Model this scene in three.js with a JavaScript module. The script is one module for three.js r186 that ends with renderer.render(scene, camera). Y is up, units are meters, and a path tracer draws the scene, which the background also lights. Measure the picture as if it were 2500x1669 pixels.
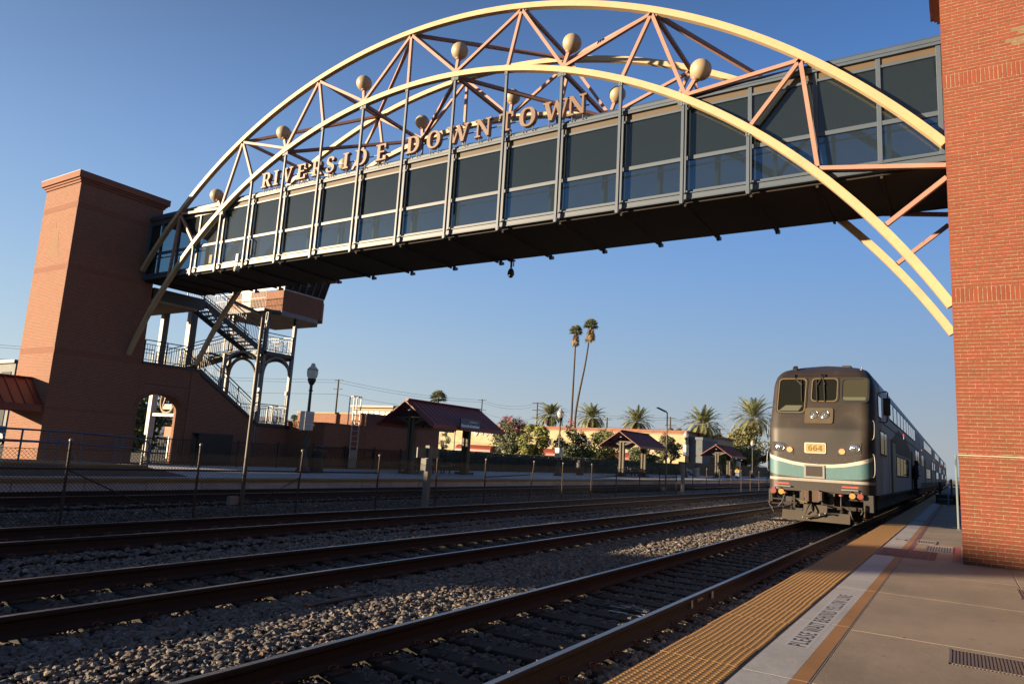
import * as THREE from 'three';
import { mergeGeometries, toCreasedNormals } from 'three/addons/utils/BufferGeometryUtils.js';
import { FontLoader } from 'three/addons/loaders/FontLoader.js';
import { MarchingCubes } from 'three/addons/objects/MarchingCubes.js';
import { TextGeometry } from 'three/addons/geometries/TextGeometry.js';

// ------------------------------------------------------------------ camera, sky, sun, exposure
const scene = new THREE.Scene();
const camera = new THREE.PerspectiveCamera(52.02, 1024 / 683, 0.1, 9000);
camera.position.set(0, 1.568, 0);
camera.rotation.set(0.15891, 0.57057, 0.05827, 'YXZ');
scene.add(camera);
const renderer = new THREE.WebGLRenderer({ antialias: true });
renderer.toneMapping = THREE.LinearToneMapping;
const EXPOSURE = 3.8;
renderer.toneMappingExposure = EXPOSURE;
renderer.shadowMap.enabled = true;
const SUN_AZ = 47 * Math.PI / 180, SUN_EL = 7.7 * Math.PI / 180;
const SUN = new THREE.Vector3(-Math.sin(SUN_AZ) * Math.cos(SUN_EL), Math.sin(SUN_EL), Math.cos(SUN_AZ) * Math.cos(SUN_EL));
const sun = new THREE.DirectionalLight(new THREE.Color().setRGB(1, 0.77, 0.5), 5);
sun.position.copy(SUN).multiplyScalar(150).add(new THREE.Vector3(-15, 0, -25));
sun.target.position.set(-15, 0, -25);
sun.castShadow = true;
Object.assign(sun.shadow.camera, { left: -90, right: 90, top: 60, bottom: -60, near: 1, far: 420 });
sun.shadow.mapSize.set(4096, 4096);
sun.shadow.radius = 1.2;
scene.add(sun, sun.target);
{
  const W = 1024, H = 512, data = new Float32Array(W * H * 4), d = new THREE.Vector3();
  const K = [[-.53269, -.05761, .00008, .39696, .0046], [-.49978, -.01381, -.00063, .4487, -.01058], [-.57461, .03698, -.0014, .37454, -.01783]];   // clear evening air: log radiance over height and angle to the sun
  for (let r = 0; r < H; r++) for (let c = 0; c < W; c++) {
    const up = ((r + .5) / H - .5) * Math.PI, az = ((c + .5) / W - .5) * 2 * Math.PI;
    d.set(Math.cos(az) * Math.cos(up), Math.sin(up), Math.sin(az) * Math.cos(up));
    const e = Math.max(0, up * 180 / Math.PI), cs = d.dot(SUN);
    const E = Math.min(36, Math.max(2, e)), C = Math.max(-.75, Math.min(.75, cs)), dim = (up < 0 ? .5 : 1) * (1 - .25 * Math.max(0, e - 36) / 54), o = (r * W + c) * 4;
    for (let q = 0; q < 3; q++) data[o + q] = Math.exp(K[q][0] + K[q][1] * E + K[q][2] * E * E + K[q][3] * C + K[q][4] * C * E) * dim / EXPOSURE;
    data[o + 3] = 1;
  }
  const sky = new THREE.DataTexture(data, W, H, THREE.RGBAFormat, THREE.FloatType);
  sky.mapping = THREE.EquirectangularReflectionMapping; sky.magFilter = THREE.LinearFilter; sky.minFilter = THREE.LinearFilter;
  sky.wrapS = THREE.RepeatWrapping; sky.needsUpdate = true;
  scene.background = sky; scene.environment = sky;
}

// ------------------------------------------------------------------ helpers
function RNG(s) { return () => { s = (s + 0x6d2b79f5) | 0; let t = Math.imul(s ^ (s >>> 15), 1 | s); t = (t + Math.imul(t ^ (t >>> 7), 61 | t)) ^ t; return ((t ^ (t >>> 14)) >>> 0) / 4294967296; }; }
const V = (x, y, z) => new THREE.Vector3(x, y, z), PI = Math.PI, D2R = PI / 180;
const lerp = (a, b, t) => a + (b - a) * t, clamp = (x, a, b) => Math.min(b, Math.max(a, x));
const used = {};
function numbered(n) { if (used[n] === undefined) { used[n] = 0; return n; } used[n]++; return n + '_' + String(used[n]).padStart(3, '0'); }
const bases = new WeakMap();
function thing(name, label, category, base = [0, 0, 0], opt = {}) {
  const g = new THREE.Group(); g.name = numbered(name); g.position.set(...base); bases.set(g, base);
  g.userData = opt.kind === 'structure' ? { kind: 'structure' } : { label, category };
  if (opt.kind === 'structure' && label) g.userData.label = label;
  if (opt.group) g.userData.group = opt.group;
  scene.add(g); return g;
}
function part(parent, name, geo, mat, opt = {}) {
  let g = Array.isArray(geo) ? merge(geo) : geo; const b = bases.get(parent) || [0, 0, 0];
  if (mat.map && !opt.uv) g = wuv(g);
  g.translate(-b[0], -b[1], -b[2]);
  const m = new THREE.Mesh(g, mat); m.name = name; bases.set(m, b);
  if (opt.label) m.userData.label = opt.label;
  if (opt.kind) m.userData.kind = opt.kind;
  parent.add(m); return m;
}
function piece(parent, name, geo, mat, pos, rot) {   // shared geometry, placed
  const b = bases.get(parent) || [0, 0, 0], m = new THREE.Mesh(geo, mat); m.name = name;
  m.position.set(pos[0] - b[0], pos[1] - b[1], pos[2] - b[2]); if (rot) m.rotation.set(...rot);
  parent.add(m); return m;
}
function copyOf(src, pos, label, group, rotY = 0, s = 1) {
  const c = src.clone(); c.name = numbered(src.name.replace(/_\d{3}$/, '')); c.position.set(...pos); c.rotation.y = rotY; c.scale.setScalar(s);
  c.userData = { ...src.userData }; if (label) c.userData.label = label; if (group) c.userData.group = group;
  scene.add(c); return c;
}
function structure(name, geo, mat, label) { let g = Array.isArray(geo) ? merge(geo) : geo; if (mat.map) g = wuv(g); const m = new THREE.Mesh(g, mat); m.name = numbered(name); m.userData.kind = 'structure'; if (label) m.userData.label = label; scene.add(m); return m; }
function clean(g) { const n = g.index ? g.toNonIndexed() : g; for (const k of Object.keys(n.attributes)) if (!['position', 'normal', 'uv'].includes(k)) n.deleteAttribute(k); if (!n.attributes.uv) n.setAttribute('uv', new THREE.BufferAttribute(new Float32Array(n.attributes.position.count * 2), 2)); n.clearGroups(); return n; }
function merge(list) { return list.length === 1 ? list[0] : mergeGeometries(list.map(clean)); }
function wuv(g, s = 1) {   // box-projected uv in metres
  const n = g.index ? g.toNonIndexed() : g, p = n.attributes.position, uv = new Float32Array(p.count * 2), a = V(), b = V(), c = V();
  for (let i = 0; i < p.count; i += 3) {
    a.fromBufferAttribute(p, i); b.fromBufferAttribute(p, i + 1).sub(a); c.fromBufferAttribute(p, i + 2).sub(a); b.cross(c);
    const x = Math.abs(b.x), y = Math.abs(b.y), z = Math.abs(b.z);
    for (let k = 0; k < 3; k++) { const j = i + k, X = p.getX(j), Y = p.getY(j), Z = p.getZ(j);
      const q = y >= x && y >= z ? [X, Z] : x >= z ? [Z, Y] : [X, Y]; uv[j * 2] = q[0] * s; uv[j * 2 + 1] = q[1] * s; }
  }
  n.setAttribute('uv', new THREE.BufferAttribute(uv, 2)); return n;
}
function box(x0, x1, y0, y1, z0, z1) { const g = new THREE.BoxGeometry(Math.abs(x1 - x0), Math.abs(y1 - y0), Math.abs(z1 - z0)); g.translate((x0 + x1) / 2, (y0 + y1) / 2, (z0 + z1) / 2); return g; }
function cbox(x0, x1, y0, y1, z0, z1, b = .01) {   // chamfered box along its longest axis
  const w = [x1 - x0, y1 - y0, z1 - z0].map(Math.abs), k = w.indexOf(Math.max(...w)), [a, c] = [0, 1, 2].filter((i) => i !== k);
  b = Math.min(b, w[a] * .4, w[c] * .4);
  const s = new THREE.Shape(), A = w[a] / 2, C = w[c] / 2;
  s.moveTo(-A + b, -C); s.lineTo(A - b, -C); s.lineTo(A, -C + b); s.lineTo(A, C - b); s.lineTo(A - b, C); s.lineTo(-A + b, C); s.lineTo(-A, C - b); s.lineTo(-A, -C + b); s.closePath();
  const g = new THREE.ExtrudeGeometry(s, { depth: w[k], bevelEnabled: false }); g.translate(0, 0, -w[k] / 2);
  const m = new THREE.Matrix4(), e = [V(1, 0, 0), V(0, 1, 0), V(0, 0, 1)];
  if (k === 2) m.makeBasis(e[0], e[1], e[2]); else if (k === 0) m.makeBasis(e[1], e[2], e[0]); else { m.makeBasis(e[0], e[2].clone().negate(), e[1]); }
  g.applyMatrix4(m); g.translate((x0 + x1) / 2, (y0 + y1) / 2, (z0 + z1) / 2); return g;
}
function bar(p, q, w, h = w, up = V(0, 1, 0)) {   // square bar from p to q
  const a = Array.isArray(p) ? V(...p) : p, b = Array.isArray(q) ? V(...q) : q, d = b.clone().sub(a), L = d.length(); d.normalize();
  let s = V().crossVectors(up, d); if (s.length() < 1e-4) s = V().crossVectors(V(1, 0, 0), d); s.normalize();
  const u = V().crossVectors(d, s), g = new THREE.BoxGeometry(w, h, L);
  g.applyMatrix4(new THREE.Matrix4().makeBasis(s, u, d)); g.translate((a.x + b.x) / 2, (a.y + b.y) / 2, (a.z + b.z) / 2); return g;
}
function rod(p, q, r, r2 = r, seg = 10) {
  const a = Array.isArray(p) ? V(...p) : p, b = Array.isArray(q) ? V(...q) : q, d = b.clone().sub(a), g = new THREE.CylinderGeometry(r2, r, d.length(), seg);
  g.applyQuaternion(new THREE.Quaternion().setFromUnitVectors(V(0, 1, 0), d.clone().normalize())); g.translate((a.x + b.x) / 2, (a.y + b.y) / 2, (a.z + b.z) / 2); return g;
}
function tube(pts, r, seg = 24, rad = 6) { return new THREE.TubeGeometry(new THREE.CatmullRomCurve3(pts.map((p) => V(...p))), seg, r, rad, false); }
function lathe(pts, x, y, z, seg = 20) { const g = new THREE.LatheGeometry(pts.map((p) => new THREE.Vector2(...p)), seg); g.translate(x, y, z); return g; }
function ball(x, y, z, r, a = 20, b = 14) { const g = new THREE.SphereGeometry(r, a, b); g.translate(x, y, z); return g; }
function poly(pts, holes = []) { const s = new THREE.Shape(pts.map((p) => new THREE.Vector2(...p))); for (const h of holes) s.holes.push(new THREE.Path(h.map((p) => new THREE.Vector2(...p)))); return s; }
// prism with a (-z, y) outline, from x0 to x1
function prismX(pts, x0, x1, holes = []) { const g = new THREE.ExtrudeGeometry(poly(pts.map(([z, y]) => [-z, y]), holes.map((h) => h.map(([z, y]) => [-z, y]))), { depth: Math.abs(x1 - x0), bevelEnabled: false, curveSegments: 8 }); g.rotateY(PI / 2); g.translate(Math.min(x0, x1), 0, 0); return g; }
// prism with an (x, y) outline, from z0 to z1
function prismZ(pts, z0, z1, holes = []) { const g = new THREE.ExtrudeGeometry(poly(pts, holes), { depth: Math.abs(z1 - z0), bevelEnabled: false, curveSegments: 8 }); g.translate(0, 0, Math.min(z0, z1)); return g; }
// prism with an (x, z) outline, from y0 to y1
function prismY(pts, y0, y1) { const g = new THREE.ExtrudeGeometry(poly(pts.map(([x, z]) => [x, -z])), { depth: y1 - y0, bevelEnabled: false }); g.rotateX(-PI / 2); g.translate(0, y0, 0); return g; }

// ------------------------------------------------------------------ textures
function tileNoise(N, cells, seed, oct = 5, gain = .55) {
  const out = new Float32Array(N * N), r = RNG(seed); let amp = 1, tot = 0, n = cells;
  for (let o = 0; o < oct; o++, amp *= gain, n *= 2) {
    const g = new Float32Array(n * n); for (let i = 0; i < n * n; i++) g[i] = r();
    for (let y = 0; y < N; y++) { const fy = y / N * n, y0 = Math.floor(fy), ty = fy - y0, sy = ty * ty * (3 - 2 * ty), ya = (y0 % n) * n, yb = ((y0 + 1) % n) * n;
      for (let x = 0; x < N; x++) { const fx = x / N * n, x0 = Math.floor(fx), tx = fx - x0, sx = tx * tx * (3 - 2 * tx), xa = x0 % n, xb = (x0 + 1) % n;
        out[y * N + x] += amp * lerp(lerp(g[ya + xa], g[ya + xb], sx), lerp(g[yb + xa], g[yb + xb], sx), sy); } }
    tot += amp;
  }
  let mn = 1e9, mx = -1e9; for (const v of out) { mn = Math.min(mn, v); mx = Math.max(mx, v); }
  for (let i = 0; i < out.length; i++) out[i] = (out[i] - mn) / (mx - mn);
  return out;
}
function dataTex(N, fn, rep = 1, M = N) {
  const d = new Uint8Array(N * M * 4);
  for (let y = 0; y < M; y++) for (let x = 0; x < N; x++) { const c = fn(x, y), o = (y * N + x) * 4; d[o] = clamp(c[0], 0, 1) * 255; d[o + 1] = clamp(c[1], 0, 1) * 255; d[o + 2] = clamp(c[2], 0, 1) * 255; d[o + 3] = 255; }
  const t = new THREE.DataTexture(d, N, M); t.wrapS = t.wrapT = THREE.RepeatWrapping; t.magFilter = THREE.LinearFilter; t.minFilter = THREE.LinearMipmapLinearFilter; t.generateMipmaps = true; t.repeat.set(rep, rep); t.needsUpdate = true; return t;
}
const withRep = (t, a, b = a) => { const c = t.clone(); c.repeat.set(a, b); c.needsUpdate = true; return c; };
const nA = tileNoise(512, 4, 11, 7), nB = tileNoise(512, 16, 12, 5, .6), nC = tileNoise(512, 64, 13, 3, .7);
const T = {};
T.paint = dataTex(512, (x, y) => { const i = y * 512 + x, v = .80 + .16 * nA[i] + .06 * nB[i]; return [v, v * .995, v * .985]; }, .4);
T.grime = dataTex(512, (x, y) => { const i = y * 512 + x, s = nB[((y >> 4) % 512) * 512 + x], v = .62 + .25 * nA[i] + .2 * s; return [v, v * .98, v * .95]; }, .3);
T.concrete = dataTex(512, (x, y) => { const i = y * 512 + x, v = .60 + .30 * nA[i] + .10 * nB[i] + .10 * nC[i] - (nB[i] > .8 ? .10 : 0); return [v, v * .985, v * .965]; }, .45);
T.fine = dataTex(512, (x, y) => { const i = y * 512 + x, v = .5 * nB[i] + .5 * nC[i]; return [v, v, v]; }, 1.5);
T.slab = (() => { const spots = [], r = RNG(55); for (let i = 0; i < 90; i++) spots.push([r() * 1024, r() * 1024, 2 + 7 * r() * r(), .25 + .5 * r()]); return dataTex(1024, (x, y) => { const i = (y >> 1) * 512 + (x >> 1), j = (y & 511) * 512 + (x & 511), k = ((y >> 3) & 511) * 512 + ((x >> 1) & 511); let v = .46 + .46 * nA[i] + .22 * nB[k] + .12 * nC[j]; for (const s of spots) { const d = Math.hypot(x - s[0], y - s[1]); if (d < s[2]) v *= 1 - s[3] * (1 - d / s[2]); } return [v, v * .985, v * (.95 + .05 * nB[i])]; }, .21); })();
T.rust = dataTex(512, (x, y) => { const i = y * 512 + x, v = .55 + .35 * nA[i] + .2 * nC[i]; return [v, v * (.80 + .2 * nB[i]), v * (.65 + .3 * nB[i])]; }, .8);
T.wood = dataTex(512, (x, y) => { const g = nC[((y * 4) % 512) * 512 + (x >> 3)], i = y * 512 + x, v = .5 + .35 * g + .2 * nA[i]; return [v, v * .95, v * .88]; }, 1);
T.gravel = dataTex(512, (x, y) => { const i = y * 512 + x, v = .35 + .55 * nC[i] + .2 * nB[i] - .1; return [v, v * .94, v * .9]; }, 1.2);
T.leaf = dataTex(256, (x, y) => { const i = y * 2 * 512 + x * 2, v = .6 + .5 * nB[i]; return [v, v, v * .85]; }, 1);
{ // brick wall: 8 x 24 bricks of 203 x 67.7 mm, every 5th tile row tone differs
  const N = 1024, bw = N / 8, bh = N / 24, r = RNG(77), tone = [], jx = 6, jy = 7;
  for (let i = 0; i < 24 * 9; i++) tone.push([.80 + .34 * r(), .85 + .3 * r(), .85 + .3 * r()]);
  const cell = (x, y) => { const row = Math.floor(y / bh), ox = (row % 2) * bw / 2, cx = ((x + ox) % N), col = Math.floor(cx / bw), fx = cx - col * bw, fy = y - row * bh; return [row, col, fx < jx || fy < jy]; };
  T.brick = dataTex(N, (x, y) => { const [row, col, m] = cell(x, y), i = (y & 511) * 512 + (x & 511); if (m) return [.80 + .1 * nC[i], .58 + .1 * nC[i], .42 + .1 * nC[i]]; const t = tone[row * 9 + col], k = .86 + .28 * (nB[i] - .5) + .14 * (nC[i] - .5); return [.60 * t[0] * k, .215 * t[1] * k, .125 * t[2] * k]; }, 1 / 1.624);
  T.brickBump = dataTex(N, (x, y) => { const [, , m] = cell(x, y), i = (y & 511) * 512 + (x & 511), v = m ? .15 : .85 + .15 * nC[i]; return [v, v, v]; }, 1 / 1.624);
}
function mat(rgb, rough = .8, o = {}) {
  const P = ['transmission', 'thickness', 'clearcoat', 'clearcoatRoughness', 'ior', 'sheen', 'specularIntensity', 'attenuationColor'].some((k) => k in o) ? THREE.MeshPhysicalMaterial : THREE.MeshStandardMaterial;
  const m = new P({ roughness: rough, metalness: 0, ...o }); m.color.setRGB(...rgb).multiplyScalar(o.side === THREE.DoubleSide || o.metalness > .5 ? 1 : .68); return m;
}
const M = {
  brick: mat([.46, .44, .42], .92, { map: T.brick, bumpMap: T.brickBump, bumpScale: .008 }),
  brickCap: mat([.27, .108, .065], .9, { map: T.paint }),
  mortar: mat([.50, .38, .26], .95, { map: T.fine, bumpMap: T.fine, bumpScale: .002 }),
  yellow: mat([.54, .39, .22], .48, { map: T.paint }),
  pink: mat([.38, .205, .155], .55, { map: T.paint }),
  globe: mat([.46, .365, .225], .5, { map: T.paint }),
  steel: mat([.060, .090, .135], .5, { map: T.paint }),
  steelDark: mat([.05, .056, .064], .55, { map: T.paint }),
  header: mat([.095, .064, .034], .7, { map: T.paint }),
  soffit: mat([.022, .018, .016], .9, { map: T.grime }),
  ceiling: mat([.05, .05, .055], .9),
  glass: mat([.62, .80, .87], .03, { clearcoat: .9, clearcoatRoughness: .42, transmission: .98, thickness: 0, ior: 1.5 }),
  railRust: mat([.040, .018, .011], .85, { map: T.rust, bumpMap: T.fine, bumpScale: .001 }),
  railTop: mat([.22, .215, .22], .36, { metalness: .9, map: T.paint }),
  tie: [.9, 1.15, .75].map((k) => mat([.021 * k, .017 * k, .015 * k], .95, { map: T.wood, bumpMap: T.wood, bumpScale: .006 })),
  plate: mat([.045, .022, .014], .85, { map: T.rust }),
  clip: mat([.20, .085, .028], .7, { map: T.rust }),
  bed: mat([.085, .074, .066], .95, { map: T.gravel, bumpMap: T.gravel, bumpScale: .03 }),
  tan: mat([.355, .277, .21], .88, { map: T.slab, bumpMap: T.fine, bumpScale: .0012 }),
  concrete: mat([.30, .28, .26], .9, { map: T.concrete, bumpMap: T.fine, bumpScale: .002 }),
  concreteFar: mat([.34, .33, .33], .9, { map: T.concrete }),
  edge: mat([.40, .215, .062], .8, { map: T.concrete }),
  asphalt: mat([.07, .068, .066], .95, { map: T.gravel }),
  black: mat([.012, .012, .013], .6), blackGloss: mat([.01, .01, .012], .2),
  darkPaint: mat([.02, .022, .027], .5, { map: T.paint }),
  blueRail: mat([.085, .12, .20], .45, { map: T.paint }),
  redRoof: mat([.24, .036, .02], .5, { map: T.paint }),
  redTrim: mat([.20, .05, .03], .55, { map: T.paint }),
  cream: mat([.38, .31, .22], .85, { map: T.concrete }),
  beige: mat([.50, .43, .265], .9, { map: T.concrete }),
  beigeTop: mat([.30, .125, .08], .85, { map: T.concrete }),
  olive: mat([.085, .072, .05], .7, { map: T.paint }),
  white: mat([.50, .50, .49], .6, { map: T.paint }),
  sign: mat([.5, .5, .5], .5),
  galv: mat([.30, .30, .30], .5, { metalness: .5, map: T.grime }),
  poleRust: mat([.065, .043, .028], .75, { map: T.rust }),
  lampGlass: mat([.75, .76, .74], .25, { transmission: .55, thickness: 0 }),
  trunk: mat([.10, .075, .05], .95, { map: T.wood, bumpMap: T.wood, bumpScale: .02 }),
};
// ------------------------------------------------------------------ ground, track bed, tracks
structure('ground', (() => { const g = new THREE.PlaneGeometry(8000, 8000); g.rotateX(-PI / 2); g.translate(0, -.62, 0); return g; })(), mat([.16, .13, .10], .95, { map: withRep(T.concrete, .05) }));
structure('street_ground', box(-420, -30.5, -.7, .06, -700, 70), M.asphalt);
// bed profile across the tracks (x, y), running along z
const BEDP = [[-20.85, -.33], [-19.4, -.27], [-16.6, -.27], [-15.6, -.36], [-14.4, -.37], [-13.3, -.27], [-10.2, -.25], [-9.75, -.26], [-8.95, -.24], [-6.1, -.205], [-5.5, -.19], [-4.95, -.205], [-2.5, -.25], [-1.99, -.28]];
const bedY = (x) => { for (let i = 1; i < BEDP.length; i++) if (x <= BEDP[i][0]) { const a = BEDP[i - 1], b = BEDP[i]; return lerp(a[1], b[1], clamp((x - a[0]) / (b[0] - a[0]), 0, 1)); } return -.28; };
structure('track_bed', prismZ([[-20.85, -.61], ...BEDP.map(([x, y]) => [x, y - .045]), [-1.99, -.61]].reverse(), -420, 40), M.bed);

const railProfile = [[-.076, 0], [.076, 0], [.076, .012], [.025, .03], [.009, .045], [.009, .125], [.03, .142], [.037, .15], [.037, .176], [.028, .185], [-.028, .185], [-.037, .176], [-.037, .15], [-.03, .142], [-.009, .125], [-.009, .045], [-.025, .03], [-.076, .012]];
const tieGeo = [0, 1, 2].map((k) => { const g = cbox(-1.3, 1.3, -.09, .09, -.115, .115, .012), p = g.attributes.position, r = RNG(31 + k); return wuv(g); });
const plateGeo = wuv(cbox(-.18, .18, -.01, .01, -.1, .1, .005));
const clipGeo = (() => wuv(merge([tube([[0, .0, -.05], [.024, .016, -.035], [.034, .02, .0], [.02, .018, .035], [-.014, .02, .03], [-.028, .014, -.01]], .008, 14, 6), cbox(-.014, .02, -.012, .01, -.014, .04, .004)])))();
function makeTrack(xc, label, near, far, clips) {
  const t = thing('railway_track', label, null, [xc, 0, 0], { kind: 'structure' }), r = RNG(Math.round(xc * -100));
  for (const s of [-1, 1]) {
    const x = xc + s * .752, g = prismZ(railProfile.map(([a, b]) => [x + a, b - .185]), -400, 30);
    const rail = part(t, 'rail', g, M.railRust);
    part(rail, 'running_band', prismZ([[x - .027, -.001], [x + .027, -.001], [x + .0275, .0015], [x - .0275, .0015]], -400, 30), M.railTop);
  }
  const rest = [], plates = [], cl = [];
  for (let i = 0, z = 2; z > -230; z -= .52, i++) {
    const jz = z + (r() - .5) * .04, rot = (r() - .5) * .012, v = Math.floor(r() * 3), y = -.295 + (r() - .5) * .006;
    if (i >= near[0] && i < near[1]) piece(t, 'sleeper', tieGeo[v], M.tie[Math.floor(r() * 3)], [xc + (r() - .5) * .06, y, jz], [0, rot, 0]);
    else { const g = tieGeo[v].clone(); g.translate(xc + (r() - .5) * .05, y, jz); rest.push(g); }
    for (const s of [-1, 1]) {
      const x = xc + s * .752;
      if (z > far) { const p = plateGeo.clone(); p.translate(x, -.196, jz); plates.push(p); }
      for (const q of [-1, 1]) if (i < clips) { if (r() > .12) piece(t, 'rail_clip', clipGeo, M.clip, [x + q * .088, -.178, jz + (r() - .5) * .02], [0, q > 0 ? PI : 0, 0]); }
        else if (z > far) { const c = clipGeo.clone(); if (q > 0) c.rotateY(PI); c.translate(x + q * .088, -.178, jz); cl.push(c); }
    }
  }
  part(t, 'sleepers', rest, M.tie[0], { kind: 'stuff' });
  part(t, 'tie_plates', plates, M.plate, { kind: 'stuff' });
  if (cl.length) part(t, 'rail_clips', cl, M.clip, { kind: 'stuff' });
  return t;
}
const T1 = makeTrack(-3.55, 'railway track nearest the yellow platform edge, under the train', [0, 60], -60, 46);
makeTrack(-7.51, 'second railway track from the near platform, empty', [0, 130], -70, 46);
makeTrack(-11.72, 'third railway track, just this side of the chain-link fence', [0, 90], -60, 0);
makeTrack(-18.45, 'farthest railway track, beside the far platform', [0, 60], -40, 0);
{ // white chalk marks on sleepers and rail of the nearest track
  const rr = RNG(5);
  part(T1, 'rail_paint_mark', [box(-2.7625, -2.7595, -.118, -.03, -8.66, -8.60), box(-2.7625, -2.7595, -.115, -.03, -9.50, -9.42)], M.white);
  const cv = document.createElement('canvas'); cv.width = 128; cv.height = 64; const c = cv.getContext('2d'); c.fillStyle = '#24130c'; c.fillRect(0, 0, 128, 64); c.fillStyle = '#bdb4aa'; c.font = 'bold 44px sans-serif'; c.textAlign = 'center'; c.fillText('50%', 64, 48);
  const tx = new THREE.CanvasTexture(cv); tx.colorSpace = THREE.SRGBColorSpace;
  const g = new THREE.PlaneGeometry(.34, .075); g.rotateY(PI / 2); g.translate(-2.786, -.075, -9.03);
  part(T1, 'rail_marking', g, mat([1, 1, 1], .8, { map: tx }), { uv: true });
  const sc = []; for (let i = 0; i < 16; i++) { const x = -3.75 + rr() * .62, z = -8.05 - rr() * .5; sc.push(bar([x, -.197, z], [x + .05 + rr() * .22, -.197, z - .06 + rr() * .12], .012, .004)); }
  part(T1, 'chalk_marks', sc, M.white);
}
{ // loose lengths of old steel lying in the ballast between the first two tracks
  const g = thing('steel_rod', 'short rusty steel bar lying in the ballast nearest the second track', 'steel bar', [-6.3, -.2, -6.2]);
  part(g, 'shaft', cbox(-6.05, -5.97, -.235, -.165, -6.55, -5.6, .01), M.plate); part(g, 'end_plate', box(-6.07, -5.95, -.245, -.155, -5.6, -5.57), M.clip);
  const h = thing('steel_rod', 'long thin rusty rail lying half buried in the ballast', 'steel bar', [-5.5, -.22, -7.4]);
  part(h, 'shaft', [cbox(-5.58, -5.53, -.25, -.2, -7.6, -5.9, .01), cbox(-5.75, -5.69, -.25, -.19, -9.2, -7.5, .01)], M.plate);
}
// ------------------------------------------------------------------ ballast stones
{
  const r = RNG(2024), shapes = [];
  for (let k = 0; k < 5; k++) {
    const g = new THREE.IcosahedronGeometry(1, k < 2 ? 1 : 0), p = g.attributes.position, seen = {};
    for (let i = 0; i < p.count; i++) { const key = [p.getX(i), p.getY(i), p.getZ(i)].map((v) => v.toFixed(3)).join(); if (!seen[key]) seen[key] = .68 + .5 * r(); const s = seen[key]; p.setXYZ(i, p.getX(i) * s * 1.15, p.getY(i) * s * .72, p.getZ(i) * s * .95); }
    g.computeVertexNormals(); shapes.push(g);
  }
  const lists = shapes.map(() => []), onTie = (x, z) => false;
  const tracks = [-3.55, -7.51, -11.72, -18.45];
  const put = (x0, x1, z0, z1, perM2, s0, s1) => {
    const n = Math.round((x1 - x0) * (z1 - z0) * perM2);
    for (let i = 0; i < n; i++) {
      const x = x0 + r() * (x1 - x0), z = z0 + r() * (z1 - z0), s = lerp(s0, s1, Math.pow(r(), 2.2));
      let y = bedY(x) + (nA[(Math.floor(z * 40) & 511) * 512 + (Math.floor(x * 40) & 511)] - .5) * .05, skip = false, under = false;
      for (const c of tracks) {
        const dx = Math.abs(x - c); if (dx < 1.36) {
          const ph = ((2 - z) / .52) % 1, onT = Math.min(ph, 1 - ph) < .26;
          if (onT && dx < .86 && r() > .06) skip = true; if (onT && dx >= .86 && dx < .98 && r() > .5) skip = true; if (Math.abs(dx - .752) < .1) { if (onT) skip = skip || r() > .1; else under = true; }
          y = onT ? (dx > .9 ? -.205 : -.2) : dx > .9 ? -.225 : -.235; if (skip) break;
        }
      }
      if (!skip) lists[Math.floor(r() * shapes.length)].push([x, under ? -.235 + s * .2 : y + s * (.25 - .5 * r()) * .8, z, under ? Math.min(s, .03) : s, tracks.some((c) => Math.abs(x - c) < .72) ? .66 : 1]);
    }
  };
  put(-6.6, -1.99, -14, -.6, 680, .017, .042);
  put(-8.9, -6.1, -16, -.6, 540, .018, .042);
  put(-14.4, -8.9, -18, -1.5, 330, .022, .046);
  put(-14.4, -1.99, -36, -14, 230, .026, .05);
  put(-17.5, -14.4, -36, -2, 200, .022, .042);
  put(-14.4, -4.9, -75, -36, 60, .035, .06);
  const q = new THREE.Quaternion(), e = new THREE.Euler(), m4 = new THREE.Matrix4(), col = new THREE.Color(), stoneMat = mat([1, 1, 1], .9, { map: withRep(T.fine, .6) });
  stoneMat.map = null;
  const holder = new THREE.Group(); holder.name = 'ballast'; holder.userData = { label: 'grey and pinkish crushed stone ballast between and beside the rails', category: 'ballast', kind: 'stuff' };
  shapes.forEach((g, k) => {
    const L = lists[k], im = new THREE.InstancedMesh(g, stoneMat, L.length); im.name = 'ballast_stones'; im.userData.kind = 'stuff';
    L.forEach(([x, y, z, s, oil], i) => {
      e.set(r() * .9 - .45, r() * 6.28, r() * .9 - .45); q.setFromEuler(e); m4.compose(V(x, y, z), q, V(s * (.8 + .5 * r()), s * (.8 + .4 * r()), s * (.8 + .5 * r()))); im.setMatrixAt(i, m4);
      const t = r(), b = (.46 + .60 * r() * r() + .12 * r()) * oil;
      if (t < .45) col.setRGB(.205 * b, .185 * b, .168 * b); else if (t < .7) col.setRGB(.25 * b, .19 * b, .155 * b); else if (t < .86) col.setRGB(.155 * b, .152 * b, .16 * b); else if (t < .94) col.setRGB(.20 * b, .125 * b, .095 * b); else col.setRGB(.36 * b, .33 * b, .29 * b);
      im.setColorAt(i, col);
    });
    holder.add(im);
  });
  scene.add(holder);
}
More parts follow.
